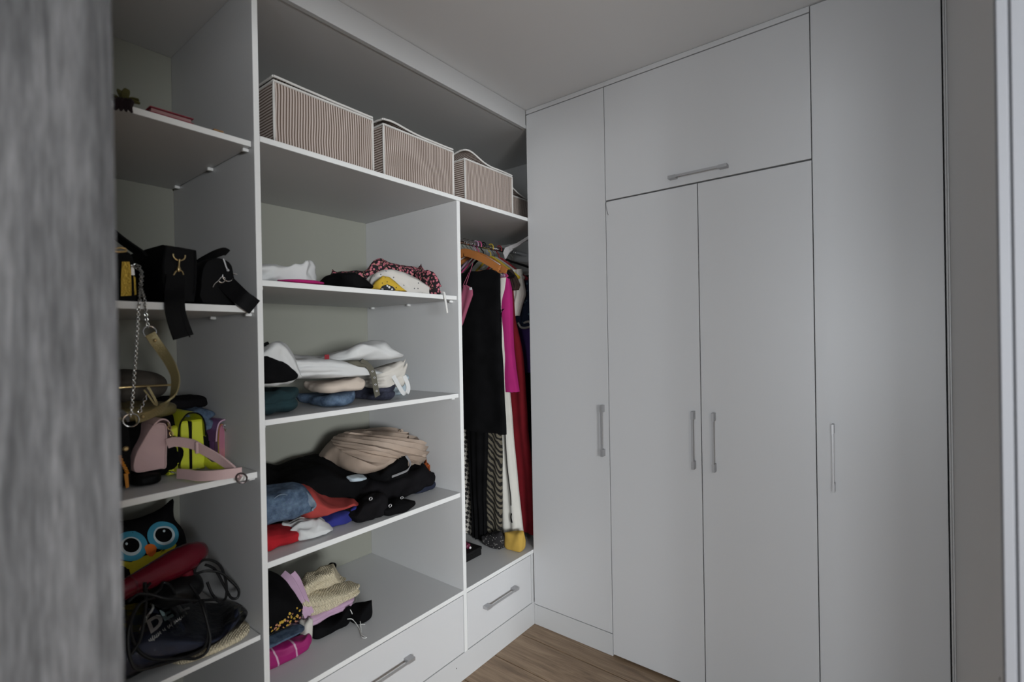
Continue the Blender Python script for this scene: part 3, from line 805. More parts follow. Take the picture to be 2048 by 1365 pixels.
MB().add(V, F).obj('pleats', C_PLEAT, g, True)
g = L('black_collared_top', C_BLACK, None, -.095, .12, 822, Z4 + .095, [(760, 938), (780, 920), (800, 911), (812, 910), (822, 925)], y0=-.80, h=.05, seed=53, wr=.005, fold=.005, n=(12, 18, 10))
solo('black top with a grey-lined collar in front of the pleated skirt', 'top', g)
MB().ribbon(spline(loop_of([(812, 912), (820, 926), (816, 940), (800, 948), (784, 954)], [-.100, -.086, -.080, -.080, -.080]), 6), .008, .003, (.3, .4, 1)).obj('collar', cloth('dark_grey_lining', (.22, .22, .23), .05), g, True)
solo('small orange tab with a pink edge at the right end of the dark pile', 'cloth',
     L('orange_tab', cloth('orange_cotton', (.33, .075, .02), .1), None, -.150, .045, 859, Z4 + .052, [(846, 930), (852, 926), (858, 930)], ul=846, h=.075, seed=54, wr=.003, fold=.003, n=(6, 8, 10)))
g = L('black_strappy_top', C_BLACK2, None, -.030, .17, 778, Z4, [(712, 1010), (725, 996), (745, 985), (768, 986), (780, 1000)], y0=-.955, h=.09, seed=55, wr=.009, fold=.010, n=(16, 26, 14), irr=.25)
solo('black strappy top with silver slides at the shelf edge', 'top', g)
for (u, v) in ((741, 998), (780, 1012)):
    c = onx(-.022 if u < 770 else -.01, u, v)
    MB().tube([c + Vector((.001, .006 * math.cos(a), .005 * math.sin(a))) for a in [k * math.pi / 5 for k in range(10)]], .0014, 6, closed=True).obj('strap_slide', M_STEEL, g, True)
g = solo('black rolled garment lying at the front edge, right of the silver slides', 'garment',
     L('rolled_garment', C_BLACK, None, -.004, .10, 838, Z4, [(772, 1004), (790, 996), (815, 999), (832, 1003), (838, 1010)], y0=-.86, h=.045, seed=56, wr=.005, fold=.006, p=3))
c = onx(-.002, 803, 994 + 2)
MB().tube([c + Vector((.002, .006 * math.cos(a), .004 * math.sin(a))) for a in [k * math.pi / 5 for k in range(10)]], .0012, 6, closed=True).obj('buckle', M_STEEL, g, True)

# ------------------------------------------------------------------ lowest deck of the middle bay
Z5 = .3647
C_SATP = cloth('magenta_printed_satin', (.36, .02, .17), .15, rough=.4, spec=.5, extra=None)
def pat_lines(nt, b, co):
    mp = N(nt, 'ShaderNodeMapping'); mp.inputs['Scale'].default_value = (1, 1, .35); nt.links.new(co, mp.inputs[0])
    w = N(nt, 'ShaderNodeTexWave', Scale=6.0, Distortion=6.0, bands_direction='Y'); w.inputs['Detail Scale'].default_value = 1.2; nt.links.new(mp.outputs[0], w.inputs['Vector'])
    nt.links.new(ramp(nt, w.outputs['Fac'], [(.975, (.27, .008, .115)), (.992, (.50, .33, .42))]), b.inputs['Base Color'])
C_SATP = cloth('magenta_printed_satin', (.36, .02, .17), .15, rough=.42, spec=.5, extra=pat_lines)
solo('magenta satin garment with thin white print, lowest in the pile by the upright', 'garment',
     L('folded_garment', C_SATP, None, -.140, .27, 626, Z5, [(500, 1296), (545, 1288), (575, 1279), (600, 1271), (618, 1266), (626, 1278)], y0=-1.278, h=.07, seed=61, wr=.006, fold=.006, layers=1, lamp=.008))
solo('light denim and white garment folded between the magenta and the embroidered ones', 'garment',
     L('folded_garment', C_JEAN, None, -.150, .24, 613, Z5 + .066, [(530, 1276), (560, 1262), (585, 1252), (600, 1248), (613, 1260)], y0=-1.275, h=.03, seed=62, wr=.004, fold=.005, layers=2, lamp=.004))
g = L('embroidered_garment', C_BLACK, None, -.150, .27, 614, Z5 + .094, [(510, 1140), (540, 1142), (555, 1148), (570, 1160), (585, 1180), (598, 1200), (608, 1215), (614, 1228)], y0=-1.276, h=.13, seed=63, wr=.006, fold=.007, n=(26, 26, 18), p=3.5)
solo('black garment with gold embroidery along its lower edge, leaning on the upright', 'garment', g)
random.seed(8)
gm = MB(); gb = MB()
dg = bpy.context.evaluated_depsgraph_get()
from mathutils.bvhtree import BVHTree
def bvh_of(o): return BVHTree.FromPolygons([v.co for v in o.data.vertices], [p.vertices for p in o.data.polygons])
bt = bvh_of(g)
for k in range(70):
    t = random.random(); u = 541 + 71 * t + random.uniform(-4, 4); v = 1268 - 50 * t + random.uniform(-13, 13)
    h_ = bt.ray_cast(CP, ray(u, v).normalized())
    if h_[0] is None: continue
    c, nn_ = h_[0], h_[1]
    e1 = nn_.orthogonal().normalized(); e2 = nn_.cross(e1); r = random.uniform(.0018, .0042)
    (gm if random.random() < .6 else gb).prism([c + (e1 * math.cos(a) * r * random.uniform(.6, 1.4) + e2 * math.sin(a) * r) for a in [q * math.pi / 3 for q in range(6)]], nn_ * .0015)
e_ = gm.obj('embroidery', mat('gold_thread', (.55, .36, .05), .45, metal=.3), g); e_['kind'] = 'stuff'
e_ = gb.obj('embroidery', mat('coral_thread', (.45, .20, .12), .6), g); e_['kind'] = 'stuff'
g = L('lilac_garment', C_LILAC, None, -.195, .26, 702, Z5 + .040, [(560, 1150), (572, 1146), (585, 1150), (598, 1175), (615, 1208), (640, 1205), (670, 1195), (702, 1192)], y0=-1.075, y1=-.850, h=.026, seed=64, wr=.006, fold=.007, n=(24, 30, 10), fit=False, layers=2)
solo('lilac garment with long straps under the cream knit', 'garment', g)
for k, pts in enumerate(([(566, 1148), (580, 1160), (594, 1185), (606, 1212), (616, 1234)], [(584, 1147), (594, 1160), (604, 1184), (612, 1206), (622, 1228)])):
    MB().ribbon(spline(loop_of(pts, [-.30 + .02 * k, -.27, -.24, -.215, -.20]), 6), .022, .006, (.4, 1, .5)).obj('strap', C_LILAC, g, True)
g = L('cream_knit', C_KNIT, None, -.205, .24, 713, Z5 + .062, [(598, 1190), (605, 1176), (640, 1172), (680, 1165), (700, 1162), (713, 1168)], y0=-1.060, y1=-.835, h=.09, seed=65, wr=.006, fold=.006, layers=2, lamp=.010, n=(22, 36, 14))
solo('cream knitted sweater folded on the lilac garment', 'sweater', g)
L('knit_fold', C_KNIT, g, -.240, .18, 690, Z5 + .125, [(604, 1160), (612, 1146), (632, 1142), (640, 1134), (658, 1130), (668, 1128), (672, 1140), (682, 1152), (692, 1162)], y0=-1.050, y1=-.870, h=.07, seed=66, wr=.010, fold=.012, n=(18, 28, 12))
MB().ribbon(spline(loop_of([(655, 1134), (664, 1127), (670, 1130), (669, 1140)], -.33), 5), .012, .004, (1, .1, .2)).obj('label', C_BLACK, g, True)
g = L('black_garment', C_BLACK, None, -.165, .20, 702, Z5, [(618, 1240), (640, 1232), (670, 1228), (690, 1216), (702, 1212)], y0=-1.05, y1=-.900, h=.06, seed=67, wr=.008, fold=.008, irr=.2, n=(18, 26, 12))
solo('black top with thin white ties lying in front of the cream sweater', 'top', g)
L('cup', C_BLACK, g, -.125, .11, 743, Z5, [(695, 1214), (712, 1206), (730, 1204), (743, 1201)], y0=-.905, y1=-.835, h=.05, seed=68, wr=.004, fold=.004, n=(12, 14, 10))
for pts in ([(688, 1213), (700, 1222), (708, 1238), (716, 1248), (730, 1250)], [(700, 1212), (704, 1226), (710, 1233), (724, 1216), (730, 1210)],
            [(694, 1240), (706, 1248), (718, 1257), (722, 1268), (733, 1276)], [(710, 1240), (720, 1250), (722, 1262), (724, 1275), (732, 1277)], [(716, 1196), (712, 1208), (708, 1226), (712, 1236)]):
    P = []
    for i, (u, v) in enumerate(pts):
        h_ = bvh_of(g).ray_cast(CP, ray(u, v).normalized()); q = onz(Z5 + .003, u, v)
        P.append(h_[0] + Vector((.003, 0, .003)) if h_[0] is not None and h_[0].z > Z5 else q + Vector((0, 0, .014 if i < 2 else .0)))
    MB().tube(spline(P, 6), .0016, 6).obj('tie', M_CORD, g, True)
solo('small cream cloth standing between the embroidered garment and the black top', 'cloth',
     L('folded_cloth', C_CREAM, None, -.165, .05, 630, Z5, [(606, 1242), (618, 1238), (630, 1240)], y0=-1.078, y1=-1.056, h=.05, seed=69, wr=.004, fold=.004, n=(8, 8, 10)))

# ------------------------------------------------------------------ hanging bay
XR, ZR = -.310, 1.884
MB().tube([(XR, YM1 + .001, ZR), (XR, YE - .001, ZR)], .0125, 16).obj('hanging_rail', M_CHROME, MU, True)
def hang(name, mt, par, y, rows, th=.03, amp=.008, nf=3.0, seed=1, nu=26, nv=30, wr=.004, yaw=0.0):
    """garment hanging in a plane of constant y: rows [(v, u left, u right)] give its outline, folds deepen towards the hem"""
    so = Vector((seed * 4.1, seed * 2.3, seed)); V = []; F = []
    R = [(ony(y, l, v), ony(y, r, v)) for v, l, r in rows]
    zs = [(a.z + b.z) / 2 for a, b in R]
    for j in range(nv + 1):
        t = j / nv; z = zs[0] + (zs[-1] - zs[0]) * t
        for i in range(len(zs) - 1):
            if zs[i] >= z >= zs[i + 1] - 1e-9: break
        f = (zs[i] - z) / (zs[i] - zs[i + 1] + 1e-9)
        xl = R[i][0].x + (R[i + 1][0].x - R[i][0].x) * f; xr = R[i][1].x + (R[i + 1][1].x - R[i][1].x) * f
        for k in range(2 * nu):
            a = 2 * math.pi * k / (2 * nu); s = math.cos(a)
            x = (xl + xr) / 2 + s * (xr - xl) / 2
            yy = y + math.copysign(abs(math.sin(a)) ** .5, math.sin(a)) * th / 2 * (.55 + .45 * min(1, 3 * t + .2))
            sh = amp * (.25 + .75 * t) * math.sin(nf * 2 * math.pi * (s + 1) / 2 + seed + 1.2 * noise.noise(Vector((s, t * 2, 0)) + so))
            yy += sh + wr * fbm(Vector((x * 11, yy * 11, z * 5)) + so, 2) + yaw * (x - XR)
            V.append((x, yy, z + .004 * noise.noise(Vector((s * 3, t, 2)) + so)))
    m = 2 * nu
    for j in range(nv):
        for k in range(m):
            F.append((j * m + k, j * m + (k + 1) % m, (j + 1) * m + (k + 1) % m, (j + 1) * m + k))
    F.append(tuple(reversed(range(m)))); F.append(tuple(range(nv * m, nv * m + m)))
    b = MB(); b.add(V, F); o = b.obj(name, mt, par, True); return o
M_WOOD = mat('orange_wood', (.42, .16, .045), .5)
def hook_pts(x, y, zt, r=.019, drop=.052):
    return spline([(x + r * .95, y, zt - .012)] + [(x + r * math.cos(a), y, zt + r * math.sin(a)) for a in (0.1, .8, 1.57, 2.35, 3.14)] + [(x - r * .7, y, zt - .016), (x, y, zt - .030), (x, y, zt - drop)], 4)
def hanger(name, label, y, mt, hk, half=.205, drop=.125, r=.0045, bar=True, yaw=0.0, z=ZR, flat=None, group=None):
    t = thing(name, label, 'hanger', (XR, y, z - .25), group)
    ca, sa = math.cos(yaw), math.sin(yaw)
    def P(dx, dz): return (XR + dx * ca, y + dx * sa, z + dz)
    MB().tube([Vector(P(p.x - XR, p.z - z)) for p in hook_pts(XR, y, z)], .0017 if hk is M_CHROME else .003, 6).obj('hook', hk, t, True)
    za = -.052
    if flat:
        m = MB(); N_ = 14
        for s in (-1, 1):
            pts = [Vector(P(s * half * k / N_, za - drop * (k / N_) ** 1.35)) for k in range(N_ + 1)]
            m.ribbon(pts, [flat * (1.15 - .25 * k / N_) for k in range(N_ + 1)], .012, (0, 0, 1))
        m.obj('arm', mt, t)
    else:
        m = MB().tube(spline([P(-half, za - drop), P(-half * .55, za - drop * .50), P(-.03, za - .010), P(0, za + .002), P(.03, za - .010), P(half * .55, za - drop * .50), P(half, za - drop)], 6), r, 8)
        m.obj('arm', mt, t, True)
    if bar:
        MB().tube([P(-half, za - drop - .002), P(half, za - drop - .002)], r if not flat else .0055, 8).obj('bar', mt, t, True)
    return t
P_WHITE = mat('white_plastic', (.70, .69, .70), .4); P_BLACK = mat('black_plastic', (.006, .006, .0065), .45, spec=.2)
P_PINK = mat('pink_plastic', (.42, .05, .16), .45); P_YEL = mat('yellow_plastic', (.45, .33, .03), .45)
P_RED = mat('dark_red_plastic', (.22, .012, .02), .45); P_GREY = mat('grey_plastic', (.30, .29, .27), .5); P_LIL = mat('lilac_plastic', (.34, .22, .33), .5)
YH = -.120
hanger('wooden_hanger', 'orange wooden hanger holding the black dress', YH, M_WOOD, M_CHROME, half=.226, drop=.105, flat=.034, group='clothes hangers on the rail')
hanger('wooden_hanger', 'second wooden hanger just behind the first, its arm tip showing', YH + .058, M_WOOD, M_CHROME, half=.222, drop=.110, flat=.030, group='clothes hangers on the rail')
hanger('plastic_hanger', 'white plastic hanger with a curved arm above the wooden one', YH + .030, P_WHITE, M_CHROME, half=.20, drop=.085, flat=.020, bar=False, group='clothes hangers on the rail')
hanger('plastic_hanger', 'lilac plastic hanger with a lilac hook behind the white one', YH + .085, P_LIL, P_LIL, half=.19, group='clothes hangers on the rail')
hanger('plastic_hanger', 'pink plastic hanger with a pink hook on the rail', YH + .110, P_PINK, P_PINK, half=.19, group='clothes hangers on the rail')
hanger('plastic_hanger', 'black plastic hanger between the pink and the yellow hooks', YH + .145, P_BLACK, P_BLACK, half=.20, r=.007, group='clothes hangers on the rail')
hanger('plastic_hanger', 'yellow plastic hanger with a yellow hook on the rail', YH + .205, P_YEL, P_YEL, half=.19, r=.006, group='clothes hangers on the rail')
hanger('plastic_hanger', 'grey plastic hanger right behind the yellow one', YH + .235, P_GREY, M_CHROME, half=.20, r=.006, group='clothes hangers on the rail')
hanger('plastic_hanger', 'dark red plastic hanger with a red hook, farthest coloured hook', YH + .275, P_RED, P_RED, half=.19, r=.006, group='clothes hangers on the rail')
hanger('plastic_hanger', 'thin black hanger sticking out low beside the wardrobe edge', YH + .345, P_BLACK, M_CHROME, half=.25, drop=.10, r=.006, group='clothes hangers on the rail')
hanger('plastic_hanger', 'long grey hanger at the far end of the rail', YH + .400, P_GREY, M_CHROME, half=.26, drop=.07, r=.007, group='clothes hangers on the rail')
t = thing('tipped_hanger', 'white plastic hanger tipped up against the rail end by the wardrobe', 'hanger', (-.2, .16, 1.8))
pp = spline([ony(.16, u, v) for u, v in ((1062, 472), (1047, 482), (1033, 491), (1020, 496))], 6)
MB().ribbon(pp, [.012 + .012 * i / len(pp) for i in range(len(pp))], .008, (0, 0, 1)).obj('arm', P_WHITE, t)
MB().prism([ony(.16, u, v) for u, v in ((1022, 491), (1010, 496), (1006, 506), (1010, 518), (1017, 506), (1024, 500))], (0, .008, 0)).obj('neck', P_WHITE, t)

g = hang('black_dress', C_BLACK, None, YH - .012, [(546, 890, 985), (556, 885, 1001), (600, 880, 1000), (650, 880, 1001), (700, 880, 1004), (760, 880, 1008), (820, 880, 1011), (860, 880, 1013)], th=.05, amp=.008, nf=2.4, seed=2)
solo('plain black dress on the front wooden hanger', 'dress', g)
g = hang('pink_top', cloth('dusty_pink', (.30, .075, .13), .1), None, YH - .068, [(571, 927, 934), (578, 925, 945), (592, 921, 945), (608, 917, 939), (630, 912, 932), (652, 905, 925)], th=.016, amp=.004, nf=1.5, seed=3, nv=16)
solo('dusty pink top on thin straps in front of the black dress', 'top', g)
for a, b in (((946, 526), (931, 573)), ((938, 545), (925, 574))):
    MB().tube([ony(YH - .05, *a), ony(YH - .068, *b)], .0016, 6).obj('strap', g.data.materials[0], g, True)
q = ony(YH - .080, 941, 577)
MB().box(q.x - .008, q.x + .008, q.y, q.y + .002, q.z - .008, q.z + .004, .0005).obj('size_tag', P_WHITE, g)
def pat_ging(nt, b, co):
    c = N(nt, 'ShaderNodeTexChecker', Scale=58.0); c.inputs['Color1'].default_value = (.03, .028, .028, 1); c.inputs['Color2'].default_value = (.40, .38, .34, 1)
    mp = N(nt, 'ShaderNodeMapping'); mp.inputs['Scale'].default_value = (1, .001, 1); mp.inputs['Rotation'].default_value = (0, .6, 0)
    nt.links.new(co, mp.inputs[0]); nt.links.new(mp.outputs[0], c.inputs['Vector']); nt.links.new(c.outputs['Color'], b.inputs['Base Color'])
def pat_zebra(nt, b, co):
    mp = N(nt, 'ShaderNodeMapping'); mp.inputs['Rotation'].default_value = (0, .7, 0); nt.links.new(co, mp.inputs[0])
    w = N(nt, 'ShaderNodeTexWave', Scale=15.0, Distortion=7.0, bands_direction='X'); w.inputs['Detail'].default_value = 2.5; w.inputs['Detail Scale'].default_value = 1.0
    nt.links.new(mp.outputs[0], w.inputs['Vector']); nt.links.new(ramp(nt, w.outputs['Fac'], [(.46, (.012, .011, .010)), (.56, (.13, .115, .085))]), b.inputs['Base Color'])
solo('black and cream checked trousers hanging beside the upright below the black dress', 'trousers',
     hang('checked_trousers', cloth('gingham', (.2, .2, .2), extra=pat_ging), None, -.045, [(760, 900, 944), (860, 905, 942), (960, 905, 944), (1062, 905, 946)], th=.03, amp=.004, seed=4, nv=16))
solo('long black garment hanging between the checked and the zebra trousers', 'garment',
     hang('long_garment', C_BLACK, None, -.066, [(760, 930, 980), (860, 936, 976), (1000, 944, 972), (1078, 948, 974)], th=.035, amp=.005, seed=5, nv=16))
solo('zebra-striped trousers in black and khaki', 'trousers',
     hang('zebra_trousers', cloth('zebra_print', (.1, .1, .08), extra=pat_zebra), None, -.022, [(760, 962, 1004), (860, 964, 1003), (960, 966, 1004), (1030, 966, 1004), (1066, 968, 1004)], th=.04, amp=.007, nf=2, seed=6, nv=20))
g = hang('white_coat', cloth('ivory_wool', (.66, .65, .60), .04), None, .012, [(545, 985, 1012), (600, 985, 1010), (650, 985, 1010), (700, 985, 1013), (780, 985, 1018), (860, 992, 1024), (960, 998, 1034), (1020, 1000, 1040), (1066, 1001, 1045)], th=.035, amp=.006, nf=2.2, seed=7)
solo('long ivory coat with a thin black edge line', 'coat', g)
MB().tube(spline([ony(-.014, u, v) for u, v in ((1008, 618), (1003, 627), (1003, 660), (1004, 720), (1010, 860), (1014, 930), (1021, 990), (1022, 1012))], 8), .0022, 6).obj('edge_line', C_BLACK, g, True)
MB().tube(spline([ony(-.014, u, v) for u, v in ((1023, 1028), (1022, 1036), (1024, 1046))], 6), .0035, 6).obj('dark_mark', C_BLACK, g, True)
g = hang('magenta_garment', cloth('magenta_wool', (.40, .02, .16), .08), None, .026, [(553, 1002, 1016), (575, 1003, 1021), (620, 1003, 1023), (700, 1005, 1025), (740, 1007, 1029), (784, 1012, 1037)], th=.05, amp=.004, nf=1.2, seed=8)
solo('bright magenta long-sleeved garment beside the ivory coat', 'garment', g)
solo('dark red long dress hanging by the wardrobe edge', 'dress',
     hang('red_dress', cloth('deep_red', (.14, .005, .010), .12), None, .085, [(560, 985, 1024), (640, 990, 1030), (700, 992, 1044), (760, 995, 1050), (860, 1000, 1056), (960, 1005, 1068), (1060, 1010, 1075)], th=.05, amp=.009, nf=2.5, seed=9))
solo('off-white blouse with a brown collar between the magenta and the blue garments', 'blouse',
     hang('offwhite_blouse', C_CREAM, None, .120, [(540, 1020, 1043), (560, 1018, 1046), (590, 1015, 1051), (610, 1015, 1043), (632, 1015, 1036)], th=.045, amp=.006, seed=10, nv=14))
solo('brown fur-trimmed garment end lying over the off-white blouse', 'garment',
     hang('brown_garment', cloth('dark_brown', (.035, .022, .018), .2), None, .075, [(540, 1014, 1024), (556, 1016, 1034), (572, 1022, 1040), (580, 1026, 1036)], th=.03, amp=.003, seed=11, nv=10))
solo('dark blue patterned garment deep in the corner of the bay', 'garment',
     hang('blue_garment', cloth('blue_pattern', (.03, .05, .08), extra=pat_spots((.010, .016, .035), (.05, .09, .12), 40.0, .22)), None, .205, [(556, 1026, 1075), (590, 1024, 1075), (655, 1025, 1076)], th=.06, amp=.008, seed=12, nv=14))
solo('violet garment below the dark blue one in the corner', 'garment',
     hang('violet_garment', cloth('violet', (.05, .025, .12), .1), None, .240, [(640, 1030, 1076), (700, 1035, 1078), (745, 1036, 1078)], th=.05, amp=.005, seed=13, nv=10))
solo('black speckled long garment deepest in the hanging bay', 'garment',
     hang('speckled_garment', cloth('black_speckle', (.01, .01, .01), extra=pat_spots((.008, .008, .009), (.25, .25, .25), 45.0, .03)), None, .285, [(720, 1025, 1085), (860, 1025, 1088), (1010, 1025, 1090)], th=.05, amp=.006, seed=14, nv=14))
t = thing('strap_loop', 'pale looped strap showing between the dark blue and violet garments', 'strap', (-.1, .18, 1.45))
MB().tube(spline([ony(.16, u, v) for u, v in ((1036, 646), (1042, 655), (1052, 656), (1062, 652), (1058, 644), (1048, 646))], 6), .006, 8).obj('band', P_GREY, t, True)
# on the deck of the hanging bay
solo('mustard yellow cloth hanging to the deck at the front of the bay', 'cloth',
     L('yellow_cloth', cloth('mustard', (.48, .31, .065), .08), None, -.020, .14, 1051, Z5, [(1005, 1066), (1018, 1064), (1035, 1062), (1047, 1062), (1051, 1080)], y0=-.075, y1=-.034, h=.11, seed=71, wr=.006, fold=.008, fdir=(.2, .2, 1), n=(16, 14, 14)))
solo('snakeskin-printed scarf bunched on the deck under the zebra trousers', 'scarf',
     L('printed_scarf', cloth('snake_print', (.3, .3, .3), extra=pat_spots((.018, .017, .018), (.22, .21, .20), 85.0, .24)), None, -.125, .20, 1009, Z5, [(968, 1072), (985, 1064), (1002, 1062), (1009, 1076)], y0=-.105, y1=-.064, h=.06, seed=72, wr=.006, fold=.008, n=(18, 14, 10)))
t = thing('shoe_box', 'low black box on the deck behind the upright', 'box', (-.25, -.26, Z5))
MB().box(-.36, -.1645, -.345, -.1935, Z5, Z5 + .026, .001).obj('base', P_BLACK, t)
MB().box(-.362, -.1625, -.347, -.1915, Z5 + .0265, Z5 + .040, .0012).obj('lid', P_BLACK, t)
t = thing('sunglasses_case', 'glossy burgundy case lying on the low black box', 'case', (-.24, -.25, Z5 + .04))
MB().lathe([(0, .004), (.004, .013), (.03, .016), (.09, .016), (.115, .012), (.12, .003)], (-.30, -.245, Z5 + .0567), (1, -.12, 0), 20, .9).obj('shell', mat('burgundy_gloss', (.10, .012, .035), .22), t, True)
MB().lathe([(0, .002), (.004, .0055), (.008, .0055), (.012, .002)], (-.181, -.2595, Z5 + .053), (1, 0, 0), 12).obj('clasp', P_WHITE, t, True)
# ------------------------------------------------------------------ left shelves: handbags and oddments
ZA, ZB, ZC, ZD = 1.9609, 1.4954, 1.0279, .5661
def leather(name, col, rough=.42, spec=.45, sc=420.0, q=None):
    def f(nt, b):
        co = coords(nt)
        v = N(nt, 'ShaderNodeTexVoronoi', Scale=sc); nt.links.new(co, v.inputs['Vector'])
        bump(nt, b, v.outputs['Distance'], .0005, .35)
        if q: q(nt, b, co)
    return mat(name, col, rough, spec=spec, build=f)
K_BLACK = leather('black_leather', (.004, .004, .0045), .5, .07)
K_BLACKS = leather('black_smooth_leather', (.004, .004, .0045), .45, .07)
def quilt(nt, b, co):
    mp = N(nt, 'ShaderNodeMapping'); mp.inputs['Rotation'].default_value = (.75, 0, 0); nt.links.new(co, mp.inputs[0])
    w = N(nt, 'ShaderNodeTexWave', Scale=7.0, bands_direction='Z'); nt.links.new(mp.outputs[0], w.inputs['Vector'])
    bump(nt, b, w.outputs['Fac'], .005, .5)
K_PINK = leather('blush_leather', (.50, .345, .345), .40, q=quilt)
K_PINKS = leather('blush_smooth_leather', (.50, .35, .345), .42)
K_YEL = leather('neon_yellow_leather', (.56, .60, .035), .38)
K_GOLD = mat('gold_embossed', (.34, .22, .03), .38, metal=.75, build=lambda nt, b: bump(nt, b, (lambda v: (nt.links.new(coords(nt), v.inputs['Vector']), v.outputs['Distance'])[1])(N(nt, 'ShaderNodeTexVoronoi', Scale=230.0)), .001, .6))
K_GOLDS = mat('pale_gold_leather', (.20, .165, .075), .42, metal=.4, build=lambda nt, b: bump(nt, b, (lambda v: (nt.links.new(coords(nt), v.inputs['Vector']), v.outputs['Distance'])[1])(N(nt, 'ShaderNodeTexVoronoi', Scale=260.0)), .001, .5))
M_CHAIN = mat('steel_chain', (.42, .42, .41), .28, metal=1.0)
M_GOLD = mat('gold_metal', (.50, .38, .19), .28, metal=1.0)
def holo(nt, b):
    co = coords(nt, (1, 1, 1))
    lw = N(nt, 'ShaderNodeLayerWeight', Blend=.45)
    n = N(nt, 'ShaderNodeTexNoise', Scale=9.0, Detail=1.0); nt.links.new(co, n.inputs['Vector'])
    a = N(nt, 'ShaderNodeMath', operation='MULTIPLY_ADD'); nt.links.new(n.outputs['Fac'], a.inputs[0]); a.inputs[1].default_value = .9; nt.links.new(lw.outputs['Facing'], a.inputs[2])
    nt.links.new(ramp(nt, a.outputs[0], [(.30, (.34, .13, .22)), (.55, (.46, .18, .24)), (.72, (.75, .30, .12)), (.82, (.62, .55, .10)), (.95, (.35, .16, .38))]), b.inputs['Base Color'])
K_HOLO = mat('iridescent_vinyl', (.4, .2, .3), .22, metal=.35, build=holo)
K_PURP = mat('purple_vinyl', (.22, .10, .24), .28, metal=.25)
K_PURPE = mat('pale_purple_edge', (.46, .29, .40), .35)

def body(name, mt, par, outline, off, bev=.006, back=1.0, seg=2, puff=0.0):
    """bag body: gusset outline (3d, in a plane) carried back by off, edges rounded, faces puffed"""
    o_ = [Vector(p) for p in outline]; off = Vector(off); n = len(o_)
    c = sum(o_, Vector()) / n; V = []; F = []; rings = []
    K = 8
    d = off.normalized()
    prof = [(0.0, .80), (.0, .93), (bev, 1.0)] + [(bev + (off.length - 2 * bev) * k / K, 1.0) for k in range(1, K)] + [(off.length - bev, 1.0), (off.length, .93), (off.length, .80)]
    for t, s in prof:
        sb = 1 + (back - 1) * t / off.length
        e = math.sin(math.pi * t / off.length)
        rings.append([c + (p - c) * s * sb * (1 + puff * e) + d * t for p in o_])
    V = [p for r in rings for p in r]
    for i in range(len(rings) - 1):
        for k in range(n):
            F.append((i * n + k, i * n + (k + 1) % n, (i + 1) * n + (k + 1) % n, (i + 1) * n + k))
    V.append(c + d * (-.15 * bev - puff * .02)); F += [(len(V) - 1, (k + 1) % n, k) for k in range(n)]
    V.append(c + d * (off.length + .1 * bev)); m = (len(rings) - 1) * n
    F += [(len(V) - 1, m + k, m + (k + 1) % n) for k in range(n)]
    b = MB(); b.add(V, F); return b.obj(name, mt, par, True)
def px(pts, x): return [onx(x, u, v) for u, v in pts]
def smoothloop(pts, n=4): return spline(pts, n, closed=True)
def chain_mb(pts, ln=.0085, r=.0011, wid=.0030):
    """linked chain: interleaved oval rings along the path"""
    P = [Vector(p) for p in pts]; L_ = [0]
    for a, b in zip(P, P[1:]): L_.append(L_[-1] + (b - a).length)
    m = MB(); s = 0; k = 0; step = ln * .72
    while s < L_[-1]:
        for i in range(len(P) - 1):
            if L_[i + 1] >= s: break
        f = (s - L_[i]) / (L_[i + 1] - L_[i] + 1e-9); c = P[i].lerp(P[i + 1], f); t = (P[i + 1] - P[i]).normalized()
        e = (Vector((.4, .9, 0)) if k % 2 else Vector((.9, -.4, 0))); e = (e - t * e.dot(t)).normalized()
        m.tube([c + t * (ln / 2 * math.cos(a)) + e * (wid * math.sin(a)) for a in [q * math.pi / 4 for q in range(8)]], r, 5, closed=True)
        s += step; k += 1
    return m
def ring_mb(c, r, e1, e2, w=.0016, n=16, a0=0, a1=2 * math.pi):
    c = Vector(c); e1 = Vector(e1); e2 = Vector(e2); full = abs(a1 - a0 - 2 * math.pi) < 1e-6
    return MB().tube([c + e1 * (r * math.cos(a)) + e2 * (r * math.sin(a)) for a in [a0 + (a1 - a0) * k / (n if full else n - 1) for k in range(n)]], w, 8, closed=full)

# --- top shelf
t = thing('artificial_flower', 'olive green cloth flower with dark stem hanging over the top shelf edge', 'artificial flower', (-.01, -1.60, ZA))
c0 = onx(-.012, 247, 206)
random.seed(3)
M_OLV = cloth('olive_petal', (.075, .070, .022), .2); M_STEM = cloth('dark_stem', (.018, .010, .012), .3)
for k in range(6):
    a = k * 1.05; d = Vector((.35 * math.cos(a), .9 * math.cos(a + .4), .35 + .25 * math.sin(a * 2))).normalized()
    P = spline([c0 + Vector((0, 0, .004)), c0 + d * .016 + Vector((0, 0, .006)), c0 + d * .032 + Vector((0, 0, .002))], 4)
    MB().ribbon(P, [.006 + .014 * math.sin(math.pi * (i + .6) / (len(P) + .4)) for i in range(len(P))], .002, d.cross(Vector((0, 0, 1)))).obj('petal', M_OLV, t, True)
for k in range(4):
    q = c0 + Vector((.015 + .004 * k, -.014 + .007 * k, -.003))
    MB().tube(spline([c0, q, q + Vector((.003, -.003, -.016)), q + Vector((.002, -.007 + .003 * k, -.026))], 4), [.007, .008, .008, .0075, .007, .007, .0065, .006, .0055, .005, .004, .003, .002], 6).obj('stem', M_STEM, t, True)
t = thing('red_book', 'thin book with a dark red cover lying flat on the top shelf', 'book', (-.12, -1.48, ZA))
a0, a1 = onx(-.014, 300, 218), onx(-.014, 388, 247)
MB().box(-.20, -.014, a0.y, a1.y, ZA, ZA + .0025, .0006).box(-.20, -.014, a0.y, a1.y, ZA + .0125, ZA + .015, .0006).box(-.201, -.1985, a0.y, a1.y, ZA, ZA + .015, .0006).obj('cover', mat('dark_red_cover', (.20, .012, .03), .5), t)
